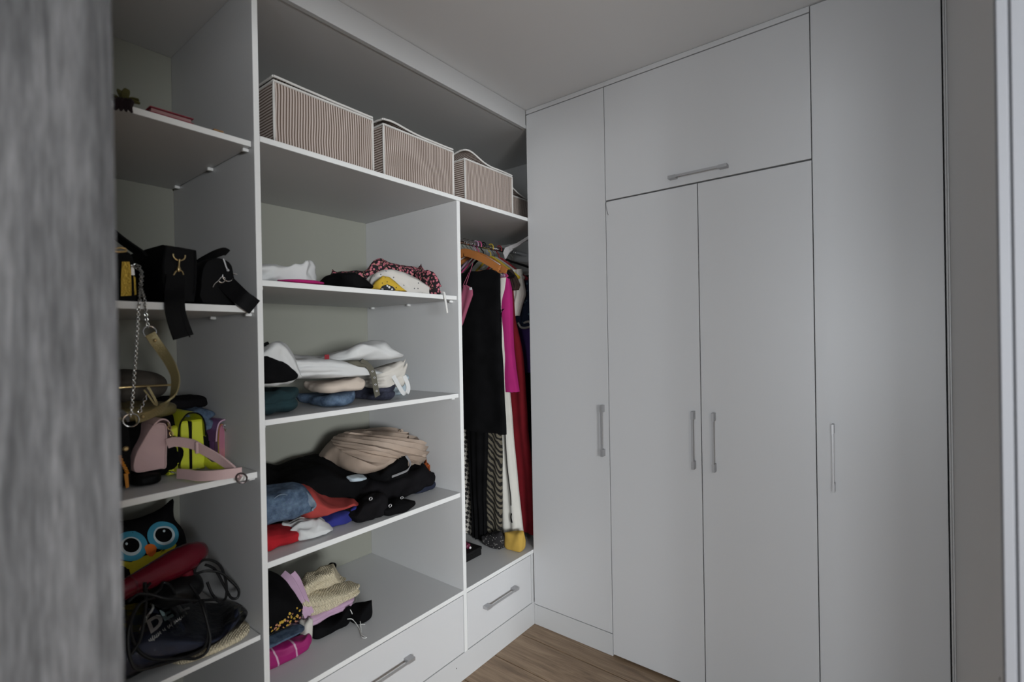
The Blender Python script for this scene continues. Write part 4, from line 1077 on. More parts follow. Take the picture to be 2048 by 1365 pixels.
MB().box(-.195, -.020, a0.y + .004, a1.y - .004, ZA + .003, ZA + .012).obj('pages', mat('pinkish_pages', (.30, .17, .17), .8), t)
q = onx(-.014, 438, 256)
g = MB().box(-.06, -.013, q.y - .014, q.y + .012, ZA, ZA + .005, .0015).obj('leather_tab', leather('tan_leather', (.26, .15, .07)), None)
solo('tiny tan leather tab near the right end of the top shelf', 'leather tab', g)

# --- handbag shelf
t = thing('bucket_bag', 'black structured handbag with a gold snap hook, its wide strap hanging over the shelf', 'handbag', (-.15, -1.4, ZB))
xg = -.030
ol = px([(329, 489), (362, 494), (395, 500), (397, 540), (394, 585)], xg) + [Vector((xg, onx(xg, 390, 600).y, ZB + .001)), Vector((xg, onx(xg, 332, 600).y, ZB + .001))] + px([(322, 560), (323, 520)], xg)
body('body', K_BLACK, t, ol, (-.26, -.012, 0), .010, 1.0, puff=.02)
MB().tube(px([(332, 492), (326, 530), (330, 585)], xg + .002), .0022, 6).tube(px([(390, 502), (392, 545), (388, 590)], xg + .002), .0022, 6).obj('seam', K_BLACKS, t, True)
c = onx(xg + .006, 358.5, 511)
ring_mb(c, .0135, (0, 1, 0), (0, 0, 1), .0017, 14, math.pi * .95, math.pi * 2.05).obj('ring', M_GOLD, t, True)
c1, c2 = onx(xg + .009, 359, 519), onx(xg + .010, 357.5, 535)
hk = MB().lathe([(0, .0025), (.006, .0022), (.018, .0024), (.024, .0052), (.030, .0045), (.033, .002)], c1, c2 - c1, 12)
h1 = spline([onx(xg + .010, u, v) for u, v in ((347, 551), (351, 544), (357, 540), (364, 543), (367, 550))], 4)
hk.tube(h1, .0016, 6).obj('snap_hook', M_GOLD, t, True)
sp = spline([onx(-.020, 351, 552), onx(-.012, 349, 580), Vector((.004, onx(.0, 348, 603).y, ZB + .004)), onx(.012, 351, 625), onx(.016, 358, 650), onx(.016, 367, 675)], 6)
MB().ribbon(sp, [.040 + .006 * k / len(sp) for k in range(len(sp))], .006, (0, 1, .18)).obj('strap', K_BLACKS, t)
bl = MB().ribbon([p + Vector((.0035, .013, 0)) for p in sp[8:]], .0025, .002, (0, 1, .18)); bl.obj('strap_edge', K_BLACK, t)

t = thing('crossbody_bag', 'black rounded bag with a silver snap hook, its strap end lying over the shelf edge', 'handbag', (-.15, -1.33, ZB))
xg = -.035
ol = [Vector((xg, onx(xg, 403, 600).y, ZB + .001))] + px([(400, 575), (402, 545), (412, 522), (432, 515), (452, 518), (465, 530), (470, 555), (476, 580)], xg) + [Vector((xg, onx(xg, 474, 606).y, ZB + .001))]
body('body', K_BLACK, t, smoothloop(ol, 2), (-.22, .0, 0), .014, .98, puff=.02)
sp = spline([onx(-.10, 398, 527), onx(-.08, 412, 518), onx(-.06, 432, 508), onx(-.05, 448, 503), onx(-.05, 455, 506)], 5)
MB().ribbon(sp, .020, .006, (.6, 0, 1)).obj('handle', K_BLACKS, t)
m = MB().tube(spline(px([(447, 518), (451, 530), (455, 541)], xg + .006), 4), .0022, 6); m.lathe([(0, .003), (.002, .0042), (.005, .003)], onx(xg + .006, 455, 541), (1, 0, 0), 12)
m.obj('zip', M_STEEL, t, True)
m = ring_mb(onx(xg + .010, 456, 553), .0135, (0, 1, -.25), (0, .25, 1), .0014, 12, math.pi * 1.0, math.pi * 1.95)
m.tube(spline(px([(426, 575), (430, 568), (437, 562), (443, 555), (449, 556), (450, 562), (444, 566), (438, 563)], xg + .012), 4), .0015, 6)
m.tube(px([(466, 547), (474, 549)], xg + .010), .0022, 8); m.obj('snap_hook', M_CHROME, t, True)
sp = spline([onx(-.032, 452, 566), onx(-.014, 468, 582), onx(.006, 484, 597), onx(.012, 497, 606), onx(.014, 509, 615)], 6)
MB().ribbon(sp, [.046 - .0 * k for k in range(len(sp))], .007, (.0, .58, .81)).obj('strap', K_BLACKS, t)

t = thing('gold_panel_bag', 'black bag with an embossed gold front, its chain and gold strap hanging far down', 'handbag', (-.2, -1.58, ZB))
xg = -.060
ol = [Vector((xg, onx(xg, 205, 600).y, ZB + .001))] + px([(203, 540), (212, 505), (240, 500), (262, 506), (271, 530), (273, 570)], xg) + [Vector((xg, onx(xg, 274, 600).y, ZB + .001))]
body('body', K_BLACK, t, smoothloop(ol, 2), (-.20, .02, 0), .012, 1.0, puff=.02)
gp = px([(243, 524), (258, 524), (261, 545), (262, 575), (262, 592), (241, 593), (241, 560)], xg + .004)
MB().prism(gp, (.004, 0, 0)).obj('gold_panel', K_GOLD, t)
gp = px([(266, 552), (270, 556), (272, 590), (268, 591)], xg + .004)
MB().prism(gp, (.004, 0, 0)).obj('gold_panel', K_GOLD, t)
MB().prism(px([(261, 530), (267, 531), (269, 551), (262, 551)], xg + .008), (.003, 0, 0)).obj('chain_loop', M_CHROME, t)
MB().tube(spline(px([(228, 500), (240, 496), (250, 498), (251, 503), (238, 504), (228, 503)], xg + .006), 4), .0028, 8).obj('clasp', M_GOLD, t, True)
sp = spline([onx(-.14, 222, 462), onx(-.10, 240, 478), onx(-.07, 262, 494), onx(-.050, 282, 508), onx(-.045, 289, 517)], 6)
MB().ribbon(sp, .019, .008, (.5, 0, 1)).obj('handle', K_BLACKS, t)
xc = .012
pa = spline([onx(-.048, 266, 533), onx(-.045, 276, 530), onx(-.035, 282, 545), onx(-.022, 280, 575), Vector((.006, onx(.0, 278, 600).y, ZB + .006)), onx(xc, 277, 625), onx(xc, 274, 670), onx(xc, 270, 730), onx(xc, 266, 785), onx(xc, 262, 832)], 10)
pb = spline([onx(-.048, 270, 536), onx(-.040, 284, 545), onx(-.025, 283, 575), Vector((.007, onx(.0, 287, 601).y, ZB + .005)), onx(xc, 291, 617), onx(xc, 293, 638), onx(xc, 297, 655)], 10)
chain_mb(pa, .0080, .0011, .0029).obj('chain', M_CHAIN, t, True)
chain_mb(pb, .0080, .0011, .0029).obj('chain', M_CHAIN, t, True)
ring_mb(onx(xc, 299, 664), .0135, (0, 1, 0), (0, 0, 1), .0014).obj('ring', M_CHROME, t, True)
ring_mb(onx(xc, 262, 841), .0150, (.3, .95, 0), (0, 0, 1), .0015).obj('ring', M_CHROME, t, True)
sp = spline([onx(xc, 300, 668), onx(xc, 310, 683), onx(xc, 326, 705), onx(xc + .006, 342, 731), onx(xc + .010, 351, 757), onx(xc + .008, 347, 787), onx(xc + .004, 328, 812), onx(xc, 300, 829), onx(xc, 270, 839)], 7)
NS = len(sp)
sd = [Vector((0, .85, .55)).lerp(Vector((.8, .5, .1)), min(1, k / NS * 2.2)).lerp(Vector((.1, -.45, .9)), max(0, (k / NS - .45) * 1.8)) for k in range(NS)]
st = MB().ribbon(sp, [.022] * NS, .004, sd).obj('strap', K_GOLDS, t)
for u, v in ((310, 681), (285, 834)):
    c = onx(xc + .005, u, v); MB().lathe([(0, .0042), (.002, .0038), (.004, .0015)], c, (.9, -.4, 0), 12).obj('rivet', M_GOLD, st, True)

# --- shelf of small bags
def lumpw(name, mt, par, x0, x1, y0, y1, z0, z1, seed, **k):
    c = onx; prof = [(0, 0), (1, 0)]
    return lump(name, mt, par, x1, x1 - x0, 0, z0, prof, y0=y0, y1=y1, h=z1 - z0, seed=seed, fit=False, **k)
yc = lambda u, x: onx(x, u, 900).y
g = lumpw('cap', cloth('taupe_felt', (.10, .088, .075), .15), None, -.52, -.30, -1.60, -1.40, 1.215, 1.315, 81, p=2.3, wr=.004, fold=.003, irr=.04)
solo('taupe felt cap lying on the gold clutch at the back', 'cap', g)
g = lumpw('black_bundle', C_BLACK, None, -.50, -.16, -1.72, -1.40, ZC, 1.185, 82, wr=.008, fold=.010)
solo('black soft bag filling the shelf behind the blush handbag', 'bag', g)
t = thing('gold_clutch', 'pale gold flat clutch with a tiny chain, lying on the black soft bag', 'clutch bag', (-.3, -1.55, 1.185))
lumpw('pouch', K_GOLDS, t, -.42, -.17, -1.74, -1.425, 1.187, 1.226, 83, p=4, wr=.003, fold=.003, irr=.03)
MB().tube(spline([onx(-.16, 238, 776), onx(-.155, 270, 774), onx(-.16, 310, 772), onx(-.17, 345, 770)], 5), .003, 6).obj('zip', M_GOLD, t, True)
MB().ribbon(spline(px([(296, 774), (305, 790), (313, 806), (312, 812)], -.145), 5), .006, .002, (.2, 1, .2)).ribbon(spline(px([(288, 780), (300, 796), (310, 810)], -.145), 5), .004, .002, (.2, 1, .2)).obj('pull', K_GOLDS, t)
chain_mb(spline(px([(292, 793), (286, 806), (280, 822), (278, 832)], -.140), 6), .011, .0012, .0038).obj('chain', M_CHROME, t, True)
g = lumpw('denim_bundle', C_JEAN, None, -.44, -.26, yc(335, -.44), -1.315, 1.125, 1.190, 84, wr=.007, fold=.010, layers=2, lamp=.008)
solo('folded blue denim bundle lying behind the yellow and purple bags', 'denim garment', g)
L('lining', C_GREYB, g, -.250, .03, 404, 1.150, [(352, 812), (375, 806), (395, 803), (404, 808)], ul=362, h=.016, fit=False, seed=85, wr=.003, fold=.004, n=(6, 14, 6))
g = lumpw('black_garment', C_BLACK2, None, -.46, -.27, -1.46, -1.312, ZC, 1.12, 86, wr=.007, fold=.008)
solo('black garment folded beneath the denim bundle', 'garment', g)
g = lumpw('black_scarf', C_BLACK2, None, -.45, -.30, -1.45, -1.315, 1.193, 1.222, 87, wr=.007, fold=.008, n=(16, 20, 8))
solo('black scarf lying on the denim bundle', 'scarf', g)
# blush quilted bag on a black pouch
g = lumpw('black_pouch', K_BLACK, None, -.34, -.095, yc(268, -.1), yc(331, -.1), ZC, ZC + .030, 88, p=4, wr=.002, fold=.002, irr=.04)
solo('flat black pouch under the blush quilted bag', 'pouch', g)
t = thing('quilted_bag', 'blush pink quilted handbag with its strap looping forward over the shelf edge', 'handbag', (-.2, -1.5, ZC + .03))
xg = -.125
ol = px([(309, 849), (322, 846), (332, 851), (333, 880), (332, 915), (331, 936), (322, 947), (305, 952), (282, 951), (270, 944), (267, 930), (273, 908), (285, 885), (299, 861)], xg)
for p in ol: p.z = max(p.z, ZC + .034)
lo_ = smoothloop(ol, 3)
body('body', K_PINK, t, lo_, (-.20, -.01, 0), .010, 1.0, puff=.015)
cc = sum(lo_, Vector()) / len(lo_)
MB().tube([cc + (p - cc) * .97 + Vector((.0015, 0, 0)) for p in lo_], .0022, 6, closed=True).obj('piping', K_PINKS, t, True)
fl = spline(px([(306, 852), (318, 842), (330, 841), (338, 848), (341, 862), (343, 880)], xg - .004), 5)
V = []; F = []
for p in fl: V += [p + Vector((.006, 0, 0)), p + Vector((-.20, -.01, 0)), p + Vector((-.20, -.01, .004)), p + Vector((.006, 0, .004))]
for i in range(len(fl) - 1):
    for k in range(4): F.append((i * 4 + k, i * 4 + (k + 1) % 4, i * 4 + 4 + (k + 1) % 4, i * 4 + 4 + k))
F += [(3, 2, 1, 0), tuple(range(len(V) - 4, len(V)))]
MB().add(V, F).obj('flap', K_PINKS, t, True)
chain_mb(spline(px([(337, 850), (341, 862), (344, 875), (342, 884)], xg + .012), 5), .012, .0015, .004).obj('chain', M_GOLD, t, True)
s1 = spline([onx(-.11, 334, 888), onx(-.10, 352, 884), onx(-.08, 384, 889), onx(-.06, 407, 901), onx(-.03, 440, 920), onx(0.0, 466, 940), onx(.020, 481, 958)], 6)
MB().ribbon(s1, .026, .005, (.1, -.25, 1)).obj('strap', K_PINKS, t)
s2 = spline([onx(.022, 484, 962), onx(.016, 468, 966), onx(.004, 440, 965), onx(-.02, 408, 957), onx(-.06, 380, 950), onx(-.10, 355, 948)], 6)
for p in s2: p.z = max(p.z, ZC + .016)
MB().ribbon(s2, .026, .005, (.1, .12, 1)).obj('strap', K_PINKS, t)
ring_mb(onx(.026, 483, 957), .0135, (.3, .9, .0), (0, -.2, 1), .0024, 12).obj('buckle', mat('dark_buckle', (.08, .065, .065), .3, metal=.8), t, True)
lp = onx(-.065, 394, 896); MB().box(lp.x - .006, lp.x + .004, lp.y - .004, lp.y + .004, lp.z - .016, lp.z + .016, .002).obj('keeper', K_PINKS, t)
# yellow bag
t = thing('yellow_bag', 'neon yellow accordion-sided handbag', 'handbag', (-.25, -1.42, ZC))
xg = -.165; zf = ZC + .002
def gus(us, vt, vb):
    ps = px([(u, v) for u, v in zip(us, vt)], xg)
    return ps
y_a, y_b, y_c, y_d = (onx(xg, u, 900).y for u in (360.5, 379, 382.5, 407))
ztop = onx(xg, 380, 842).z
for ya, yb, zt_, nm in ((y_a, y_b, ztop, 'gusset'), (y_c, y_d, ztop, 'gusset')):
    w = yb - ya
    ol = [Vector((xg, ya, zf)), Vector((xg, yb + .004, zf)), Vector((xg, yb + .002, zf + (zt_ - zf) * .5)), Vector((xg, yb - .002, zt_)), Vector((xg, ya + .003, zt_)), Vector((xg, ya + .001, zf + (zt_ - zf) * .5))]
    body(nm, K_YEL, t, ol, (-.17, 0, 0), .005)
MB().box(xg - .168, xg + .004, y_b - .001, y_c + .001, zf, ztop - .002, .0005).obj('edge', K_BLACKS, t)
rim = spline([Vector((xg + .006, y_a - .006, zf + .03)), Vector((xg + .006, y_a - .004, ztop - .02)), Vector((xg + .006, y_a + .010, ztop + .012)), Vector((xg + .006, (y_b + y_c) / 2, ztop + .021)), Vector((xg + .006, y_d - .010, ztop + .013)), Vector((xg + .006, y_d + .002, ztop - .012)), Vector((xg + .006, y_d + .004, ztop - .05))], 5)
V = []; F = []
cen = Vector((xg, (y_a + y_d) / 2, zf + .05))
for p in rim:
    o2 = (p - cen); o2.x = 0; o2 = o2.normalized() * .004
    V += [p, p + Vector((-.19, 0, 0)), p + Vector((-.19, 0, 0)) + o2, p + o2]
for i in range(len(rim) - 1):
    for k in range(4): F.append((i * 4 + k, i * 4 + (k + 1) % 4, i * 4 + 4 + (k + 1) % 4, i * 4 + 4 + k))
F += [(3, 2, 1, 0), tuple(range(len(V) - 4, len(V)))]
MB().add(V, F).obj('flap', K_YEL, t, True)
MB().tube([p + Vector((.001, 0, .002)) for p in rim], .0022, 6).obj('flap_edge', K_BLACKS, t, True)
ol = [Vector((xg + .002, y_a - .030, zf)), Vector((xg + .002, y_a - .006, zf)), Vector((xg + .002, y_a - .006, ztop - .01)), Vector((xg + .002, y_a - .022, ztop - .015))]
body('front_panel', K_YEL, t, ol, (-.17, -.01, 0), .005)
chain_mb(spline([Vector((xg + .008, y_a - .028, zf + .012)), Vector((xg + .018, y_a - .012, zf + .007)), Vector((xg + .016, y_a + .010, zf + .009)), Vector((xg + .012, y_b, zf + .008)), Vector((xg + .010, y_c + .02, zf + .006))], 6), .007, .0009, .0024).obj('chain', M_CHROME, t, True)
s1 = spline([onx(-.17, 408, 920), onx(-.14, 420, 931), onx(-.12, 433, 940), onx(-.11, 447, 943), onx(-.105, 456, 941)], 6)
for p in s1: p.z = max(p.z, ZC + .014)
MB().ribbon(s1, .020, .005, (0, .1, 1)).obj('strap', K_YEL, t)
# iridescent bag
t = thing('iridescent_bag', 'small purple bag with an iridescent side and a silver chain, next to the upright', 'handbag', (-.28, -1.32, ZC))
xg = -.230
ol = px([(437, 915), (437, 880), (439, 855), (444, 848), (458, 848), (463, 856), (465, 885), (466, 917)], xg)
for p in ol[:1] + ol[-1:]: p.z = ZC + .002
body('side', K_HOLO, t, ol, (-.03, -.002, 0), .004)
ol2 = [p + Vector((-.031, -.002, 0)) for p in ol]
body('body', K_PURP, t, ol2, (-.14, -.022, 0), .006, 1.0)
rim = spline(px([(432, 885), (434, 862), (439, 847), (451, 841), (462, 846), (467, 858), (467, 872)], xg + .004), 5)
V = []; F = []
for p in rim: V += [p, p + Vector((-.19, -.02, 0)), p + Vector((-.19, -.02, .004)), p + Vector((0, 0, .004))]
for i in range(len(rim) - 1):
    for k in range(4): F.append((i * 4 + k, i * 4 + (k + 1) % 4, i * 4 + 4 + (k + 1) % 4, i * 4 + 4 + k))
F += [(3, 2, 1, 0), tuple(range(len(V) - 4, len(V)))]
MB().add(V, F).obj('flap', K_PURP, t, True)
MB().tube([p + Vector((.001, 0, .002)) for p in rim], .0024, 6).obj('flap_edge', K_PURPE, t, True)
chain_mb(spline(px([(451, 856), (457, 868), (460, 880), (464, 892), (470, 902), (473, 908)], xg + .014), 6), .012, .0013, .004).obj('chain', M_CHROME, t, True)
MB().box(*(lambda q: (q.x, q.x + .006, q.y - .008, q.y + .008, q.z - .004, q.z + .008))(onx(xg + .002, 451, 854)), .001).obj('tab', M_STEEL, t)
# black bag with orange tag at the far left
t = thing('tagged_bag', 'dark bag with an orange twisted cord and orange tag, behind the grey door edge', 'handbag', (-.2, -1.6, ZC))
xg = -.130
ol = px([(205, 850), (240, 842), (258, 850), (262, 890), (263, 940), (262, 975), (205, 985)], xg)
for p in ol[-2:]: p.z = ZC + .002
body('body', K_BLACKS, t, ol, (-.16, 0, 0), .012)
K_ORG = mat('orange_enamel', (.52, .20, .01), .4)
P = spline(px([(239, 912), (244, 925), (251, 938), (255, 948)], xg + .014), 8)
m = MB()
for s in (0, math.pi): m.tube([p + Vector((.0025 * math.cos(i * .9 + s), .0025 * math.sin(i * .9 + s), 0)) for i, p in enumerate(P)], .0022, 6)
m.obj('cord', K_ORG, t, True)
MB().prism(px([(247, 948), (255, 947), (257, 974), (251, 977)], xg + .014), (.005, 0, 0)).obj('tag', K_ORG, t)
MB().lathe([(0, .006), (.003, .007), (.006, .004)], onx(xg + .008, 251, 898), (1, 0, 0), 12).obj('stud', M_GOLD, t, True)
g = MB(); 
for k in range(3): g.tube(spline(px([(226, 826 + 5 * k), (240, 822 + 5 * k), (250, 828 + 4 * k), (257, 838 + 3 * k)], -.06), 5), .0032, 6)
solo('grey knotted leather straps hanging by the lower chain ring', 'strap', g.obj('leather_strap', leather('grey_leather', (.10, .10, .10)), None, True))

# --- lowest shelf: owl cushion, hair dryer, cords, wrapped garment
def cushion(name, mt, par, outline, thick, nrm, rings=9):
    o_ = [Vector(p) for p in outline]; n = len(o_); c = sum(o_, Vector()) / n; nrm = Vector(nrm).normalized(); V = []; F = []
    for sgn in (1, -1):
        V.append(c + nrm * sgn * thick / 2)
        for r in range(1, rings + 1):
            t_ = r / rings; hgt = thick / 2 * (1 - t_ ** 2.6) ** .6 if t_ < 1 else 0
            for p in o_:
                q = c + (p - c) * t_; V.append(q + nrm * (sgn * hgt + .003 * noise.noise(q * 22)))
    M = 1 + rings * n
    for s in (0, 1):
        b = s * M
        for k in range(n): F.append((b, b + 1 + k, b + 1 + (k + 1) % n))
        for r in range(rings - 1):
            for k in range(n):
                F.append((b + 1 + r * n + k, b + 1 + (r + 1) * n + k, b + 1 + (r + 1) * n + (k + 1) % n, b + 1 + r * n + (k + 1) % n))
    m = MB().add(V, F); o = m.obj(name, mt, par, True)
    bm = bmesh.new(); bm.from_mesh(o.data); bmesh.ops.remove_doubles(bm, verts=bm.verts, dist=1e-5); bmesh.ops.recalc_face_normals(bm, faces=bm.faces); bm.to_mesh(o.data); bm.free()
    o.data.polygons.foreach_set('use_smooth', [True] * len(o.data.polygons))
    return o
t = thing('owl_cushion', 'black owl-shaped cushion with big blue-ringed eyes and an orange beak', 'cushion', (-.33, -1.5, ZD))
xo = -.34
def po(u, v): # the cushion leans back a little
    p = onx(xo, u, v); return onx(xo - (p.z - ZD) * .18, u, v)
ol = spline([po(*q) for q in ((346, 998), (347, 1022), (350, 1040), (366, 1060), (374, 1090), (374, 1125), (368, 1160), (345, 1195), (300, 1212), (240, 1215), (205, 1190), (190, 1140), (196, 1085), (205, 1050), (206, 1020), (228, 1040), (262, 1040), (300, 1028), (325, 1015))], 3, closed=True)
for p in ol: p.z = max(p.z, ZD + .004)
ow = cushion('body', C_BLACK2, t, ol, .10, (1, -.12, .18))
wb = bvh_of(ow)
def patch(name, mt, poly_uv, lift, nrad=5):
    """appliqué: outline in the picture plane dropped on to the cushion"""
    n = len(poly_uv); cu = sum(p[0] for p in poly_uv) / n; cv = sum(p[1] for p in poly_uv) / n; V = []; F = []
    def hit(u, v):
        h_ = wb.ray_cast(CP, ray(u, v).normalized())
        if h_[0] is None: return po(u, v) + Vector((lift, 0, 0))
        nn = h_[1] if h_[1].dot(ray(u, v)) < 0 else -h_[1]
        return h_[0] + nn * lift
    V.append(hit(cu, cv))
    for r in range(1, nrad + 1):
        for (u, v) in poly_uv: V.append(hit(cu + (u - cu) * r / nrad, cv + (v - cv) * r / nrad))
    for k in range(n): F.append((0, 1 + k, 1 + (k + 1) % n))
    for r in range(nrad - 1):
        for k in range(n): F.append((1 + r * n + k, 1 + (r + 1) * n + k, 1 + (r + 1) * n + (k + 1) % n, 1 + r * n + (k + 1) % n))
    b = MB(); b.add(V, F); return b.obj(name, mt, t, True)
def ell(cu, cv, ru, rv, rot=0, n=28): return [(cu + ru * math.cos(a) * math.cos(rot) - rv * math.sin(a) * math.sin(rot), cv + ru * math.cos(a) * math.sin(rot) + rv * math.sin(a) * math.cos(rot)) for a in [2 * math.pi * k / n for k in range(n)]]
F_YEL = cloth('yellow_felt', (.52, .44, .03), .06); F_BLUE = cloth('blue_felt', (.05, .26, .38), .06); F_WHITE = cloth('pale_felt', (.48, .56, .58), .05); F_ORG = cloth('orange_felt', (.60, .13, .02), .06)
patch('belly', F_YEL, [(238, 1122), (262, 1125), (290, 1112), (318, 1104), (350, 1086), (352, 1092), (340, 1110), (322, 1135), (300, 1165), (270, 1185), (238, 1190)], .0016)
for cu, cv, s in ((261, 1093, 1.0), (325, 1072, 1.0)):
    patch('eye_ring', F_BLUE, ell(cu, cv, 34 if cu < 300 else 31, 30 if cu < 300 else 28), .0026)
    patch('eye_white', F_WHITE, ell(cu + 1 if cu < 300 else cu + 2, cv, 21, 19), .0036)
    patch('pupil', C_BLACK, ell(cu + 1, cv - 1 if cu > 300 else cv - 2, 16.5, 14.5), .0046)
    patch('glint', F_WHITE, ell(cu - 8 if cu < 300 else cu + 1, cv - 5 if cu < 300 else cv - 9, 2.6, 2.6, n=12), .0056, 2)
patch('beak', F_ORG, [(288, 1095), (292, 1090), (300, 1088), (308, 1090), (312, 1096), (310, 1106), (304, 1113), (298, 1113), (292, 1108)], .0060)
# hair dryer
t = thing('hair_dryer', 'glossy dark red hair dryer lying across the owl cushion', 'hair dryer', (-.2, -1.5, .72))
M_HD = mat('red_gloss_plastic', (.105, .004, .012), .24)
xa = -.185
A = onx(xa + .05, 236, 1186); B = onx(xa - .02, 411, 1097)
ax = B - A; l = ax.length
prof = [(0, .020), (.0, .0235), (.02 * l, .025), (.18 * l, .027), (.42 * l, .034), (.60 * l, .0395), (.78 * l, .0385), (.90 * l, .032), (.97 * l, .022), (l, .008)]
MB().lathe(prof, A, ax, 32).obj('barrel', M_HD, t, True)
h0 = A + ax * .70; h1 = onx(xa + .005, 376, 1158)
hd = h1 - h0
MB().lathe([(0, .021), (hd.length * .5, .019), (hd.length, .0175), (hd.length + .004, .014)], h0, hd, 20, .8).obj('handle', M_HD, t, True)
MB().lathe([(0, .015), (.035, .0155), (.05, .010), (.075, .006)], h1, hd, 16).obj('grip_end', P_BLACK, t, True)
MB().lathe([(0, .0265), (.012, .0265)], A + ax * .12, ax, 32).obj('nozzle_ring', mat('dark_red_plastic_ring', (.08, .006, .012), .3), t, True)
g = lumpw('black_curler', P_BLACK, None, -.26, -.13, -1.50, -1.385, .665, .735, 91, p=2.6, wr=.004, fold=.003)
solo('black styling tool bundled among the cords', 'styling tool', g)
# wrapped navy garment with printed letters, in clear film
t = thing('wrapped_garment', 'navy printed garment packed in clear plastic film at the front of the lowest shelf', 'garment', (-.2, -1.45, ZD))
nv_ = L('garment', C_NAVY, t, -.040, .24, 503, ZD + .016, [(215, 1225), (250, 1215), (290, 1208), (330, 1203), (380, 1203), (440, 1208), (478, 1216), (496, 1228), (503, 1240)], y0=-1.70, y1=-1.312, h=.10, seed=92, wr=.005, fold=.005, n=(26, 44, 14), p=3.2)
film = bpy.data.materials.new('clear_film'); film.use_nodes = True
nt = film.node_tree; nt.nodes.remove(nt.nodes['Principled BSDF'])
tr = N(nt, 'ShaderNodeBsdfTransparent'); gl = N(nt, 'ShaderNodeBsdfGlossy'); gl.inputs['Roughness'].default_value = .12; gl.inputs['Color'].default_value = (.9, .9, .9, 1)
mx = N(nt, 'ShaderNodeMixShader'); fr = N(nt, 'ShaderNodeFresnel', IOR=1.35)
nz = N(nt, 'ShaderNodeTexNoise', Scale=38.0, Detail=4.0); nt.links.new(coords(nt), nz.inputs['Vector'])
bp_ = N(nt, 'ShaderNodeBump'); bp_.inputs['Distance'].default_value = .006; bp_.inputs['Strength'].default_value = .8; nt.links.new(nz.outputs['Fac'], bp_.inputs['Height'])
for q in (gl, fr): nt.links.new(bp_.outputs[0], q.inputs['Normal'])
nt.links.new(fr.outputs[0], mx.inputs[0]); nt.links.new(tr.outputs[0], mx.inputs[1]); nt.links.new(gl.outputs[0], mx.inputs[2]); nt.links.new(mx.outputs[0], nt.nodes['Material Output'].inputs[0])
L('film', film, t, -.028, .265, 508, ZD + .014, [(215, 1219), (250, 1210), (290, 1203), (330, 1198), (380, 1198), (440, 1203), (482, 1211), (502, 1224), (510, 1238)], y0=-1.72, y1=-1.304, h=.11, seed=93, wr=.004, fold=.006, n=(26, 44, 14), p=3.4)
gb_ = bvh_of(nv_)
def printed(text, u0, v0, du, dv, size, mt, name, shear=0, sp=1.0, perp=None, bold=0.0):
    """lettering laid on the garment: baseline from (u0, v0) along (du, dv) in pixels per text unit"""
    cu = bpy.data.curves.new('lettering', 'FONT'); cu.body = text; cu.size = 1; cu.shear = shear; cu.space_character = sp; cu.resolution_u = 3; cu.offset = bold
    o = bpy.data.objects.new('lettering', cu); COL.objects.link(o)
    bpy.context.view_layer.update()
    me = bpy.data.meshes.new_from_object(o.evaluated_get(bpy.context.evaluated_depsgraph_get()))
    bpy.data.objects.remove(o); bpy.data.curves.remove(cu)
    bm = bmesh.new(); bm.from_mesh(me); bmesh.ops.triangulate(bm, faces=bm.faces); bmesh.ops.subdivide_edges(bm, edges=bm.edges, cuts=1); bm.to_mesh(me); bm.free()
    a = math.hypot(du, dv); ex = (du / a * size, dv / a * size); ey = perp if perp else (dv / a * size, -du / a * size)
    for v in me.vertices:
        u = u0 + v.co.x * ex[0] + v.co.y * ey[0]; w = v0 + v.co.x * ex[1] + v.co.y * ey[1]
        h_ = gb_.ray_cast(CP, ray(u, w).normalized())
        if h_[0] is not None:
            n_ = h_[1] if h_[1].dot(ray(u, w)) < 0 else -h_[1]
            v.co = h_[0] + n_ * .0016
        else: v.co = nv_.data.vertices[0].co
    return link(name, me, mt, t)
M_PRW = mat('white_print', (.66, .66, .64), .6); M_PRT = mat('teal_print', (.40, .56, .57), .6); M_PRO = mat('olive_print', (.30, .30, .17), .6)
printed('D', 300, 1269, 1, -.72, 46, M_PRW, 'lettering', perp=(-12, -33), bold=.045)
printed('E', 327, 1244, 1, -.55, 44, M_PRT, 'lettering', perp=(-14, -28), bold=.045)
printed('L', 360, 1226, 1, -.42, 40, M_PRW, 'lettering', perp=(-16, -20), bold=.045)
def stroke(pts, r, mt, name):
    P = []
    for u, w in pts:
        h_ = gb_.ray_cast(CP, ray(u, w).normalized())
        if h_[0] is not None: P.append(h_[0] + (h_[1] if h_[1].dot(ray(u, w)) < 0 else -h_[1]) * .0014)
    return P
jm = MB().tube(spline(stroke([(281, 1262), (287, 1250), (295, 1235), (303, 1223), (306, 1215), (301, 1210)], 0, 0, ''), 5), .0034, 6); jm.obj('lettering', M_PRW, t, True)
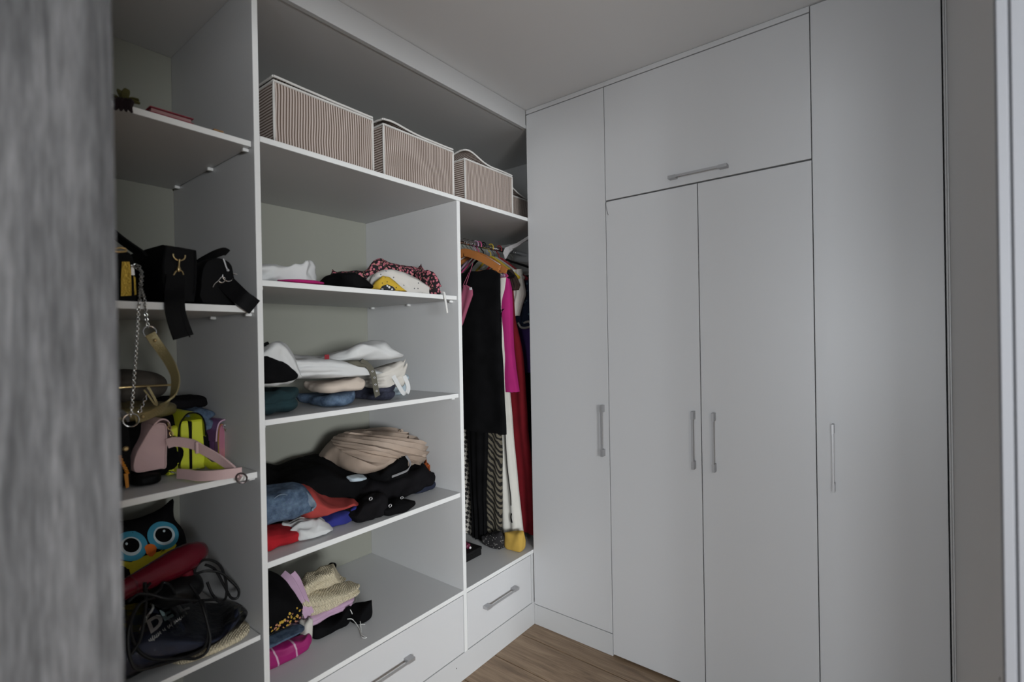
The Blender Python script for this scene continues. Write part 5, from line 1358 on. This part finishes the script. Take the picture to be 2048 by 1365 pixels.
# the line of small handwriting under the letters
random.seed(12); m = MB(); s_ = 0.0; pen = []
for w_len in (7, 2, 3, 6, 1):
    for k in range(w_len * 4):
        ph = k * math.pi / 2; up_ = (4.2 if random.random() < .22 else 2.2) * math.sin(ph); bk = 1.3 * math.cos(ph)
        if random.random() < .06: up_ -= 4
        pen.append((297 + s_ * .80 + bk * .8 - up_ * .2, 1283 - s_ * .575 - bk * .5 - up_)); s_ += 1.12
    q = stroke(pen, 0, 0, '')
    if len(q) > 3: m.tube(spline(q, 2), .0007, 5)
    pen = []; s_ += 3.0
m.obj('handwriting', M_PRW, t, True)
g = L('lace_cloth', C_KNIT, None, -.024, .20, 506, ZD, [(420, 1268), (445, 1256), (470, 1250), (495, 1244), (506, 1248)], y0=-1.50, y1=-1.305, h=.013, seed=94, wr=.0015, fold=.002, n=(18, 26, 5), fit=False)
solo('cream lace cloth flat beneath the wrapped navy garment', 'cloth', g)
# cords
t = thing('power_cord', 'tangled black power cord looping over the wrapped garment and the dryer', 'cord', (-.12, -1.42, ZD))
def cordpath(pts, r=.0036, nm='loop'):
    P = []
    for (u, v, x) in pts:
        p = onx(x, u, v); p.z = max(p.z, ZD + .005); P.append(p)
    MB().tube(spline(P, 8), r, 8).obj(nm, P_BLACK, t, True)
cordpath([(386, 1160, -.17), (392, 1135, -.17), (405, 1122, -.16), (425, 1122, -.15), (442, 1135, -.14), (452, 1165, -.13), (452, 1195, -.12), (440, 1205, -.11), (425, 1190, -.13), (414, 1165, -.15)])
cordpath([(390, 1150, -.15), (410, 1143, -.14), (440, 1146, -.13), (462, 1163, -.12), (477, 1180, -.11), (475, 1196, -.10), (462, 1196, -.11), (450, 1175, -.13), (430, 1140, -.15), (410, 1130, -.16)])
cordpath([(380, 1170, -.12), (392, 1188, -.10), (405, 1215, -.06), (415, 1250, -.035), (420, 1280, -.02), (413, 1305, -.012), (392, 1318, -.010), (365, 1318, -.012), (330, 1320, -.015), (300, 1318, -.02), (275, 1300, -.03), (262, 1265, -.04), (266, 1230, -.05), (284, 1205, -.07), (310, 1196, -.09)])
cordpath([(405, 1200, -.08), (412, 1235, -.045), (416, 1268, -.028), (408, 1296, -.018), (380, 1312, -.016), (350, 1322, -.014), (310, 1334, -.012), (275, 1340, -.014), (262, 1322, -.02), (256, 1290, -.03), (260, 1250, -.045), (275, 1215, -.06)])
cordpath([(300, 1168, -.12), (292, 1180, -.10), (300, 1192, -.09), (320, 1180, -.10), (326, 1166, -.12), (340, 1172, -.11), (350, 1190, -.09)])
cordpath([(256, 1205, -.07), (275, 1190, -.08), (300, 1190, -.08), (330, 1198, -.07), (360, 1200, -.07), (395, 1202, -.08), (430, 1200, -.09)])
cordpath([(290, 1166, -.11), (290, 1180, -.10), (292, 1200, -.08), (288, 1240, -.05), (280, 1280, -.035), (262, 1310, -.025)], .004)
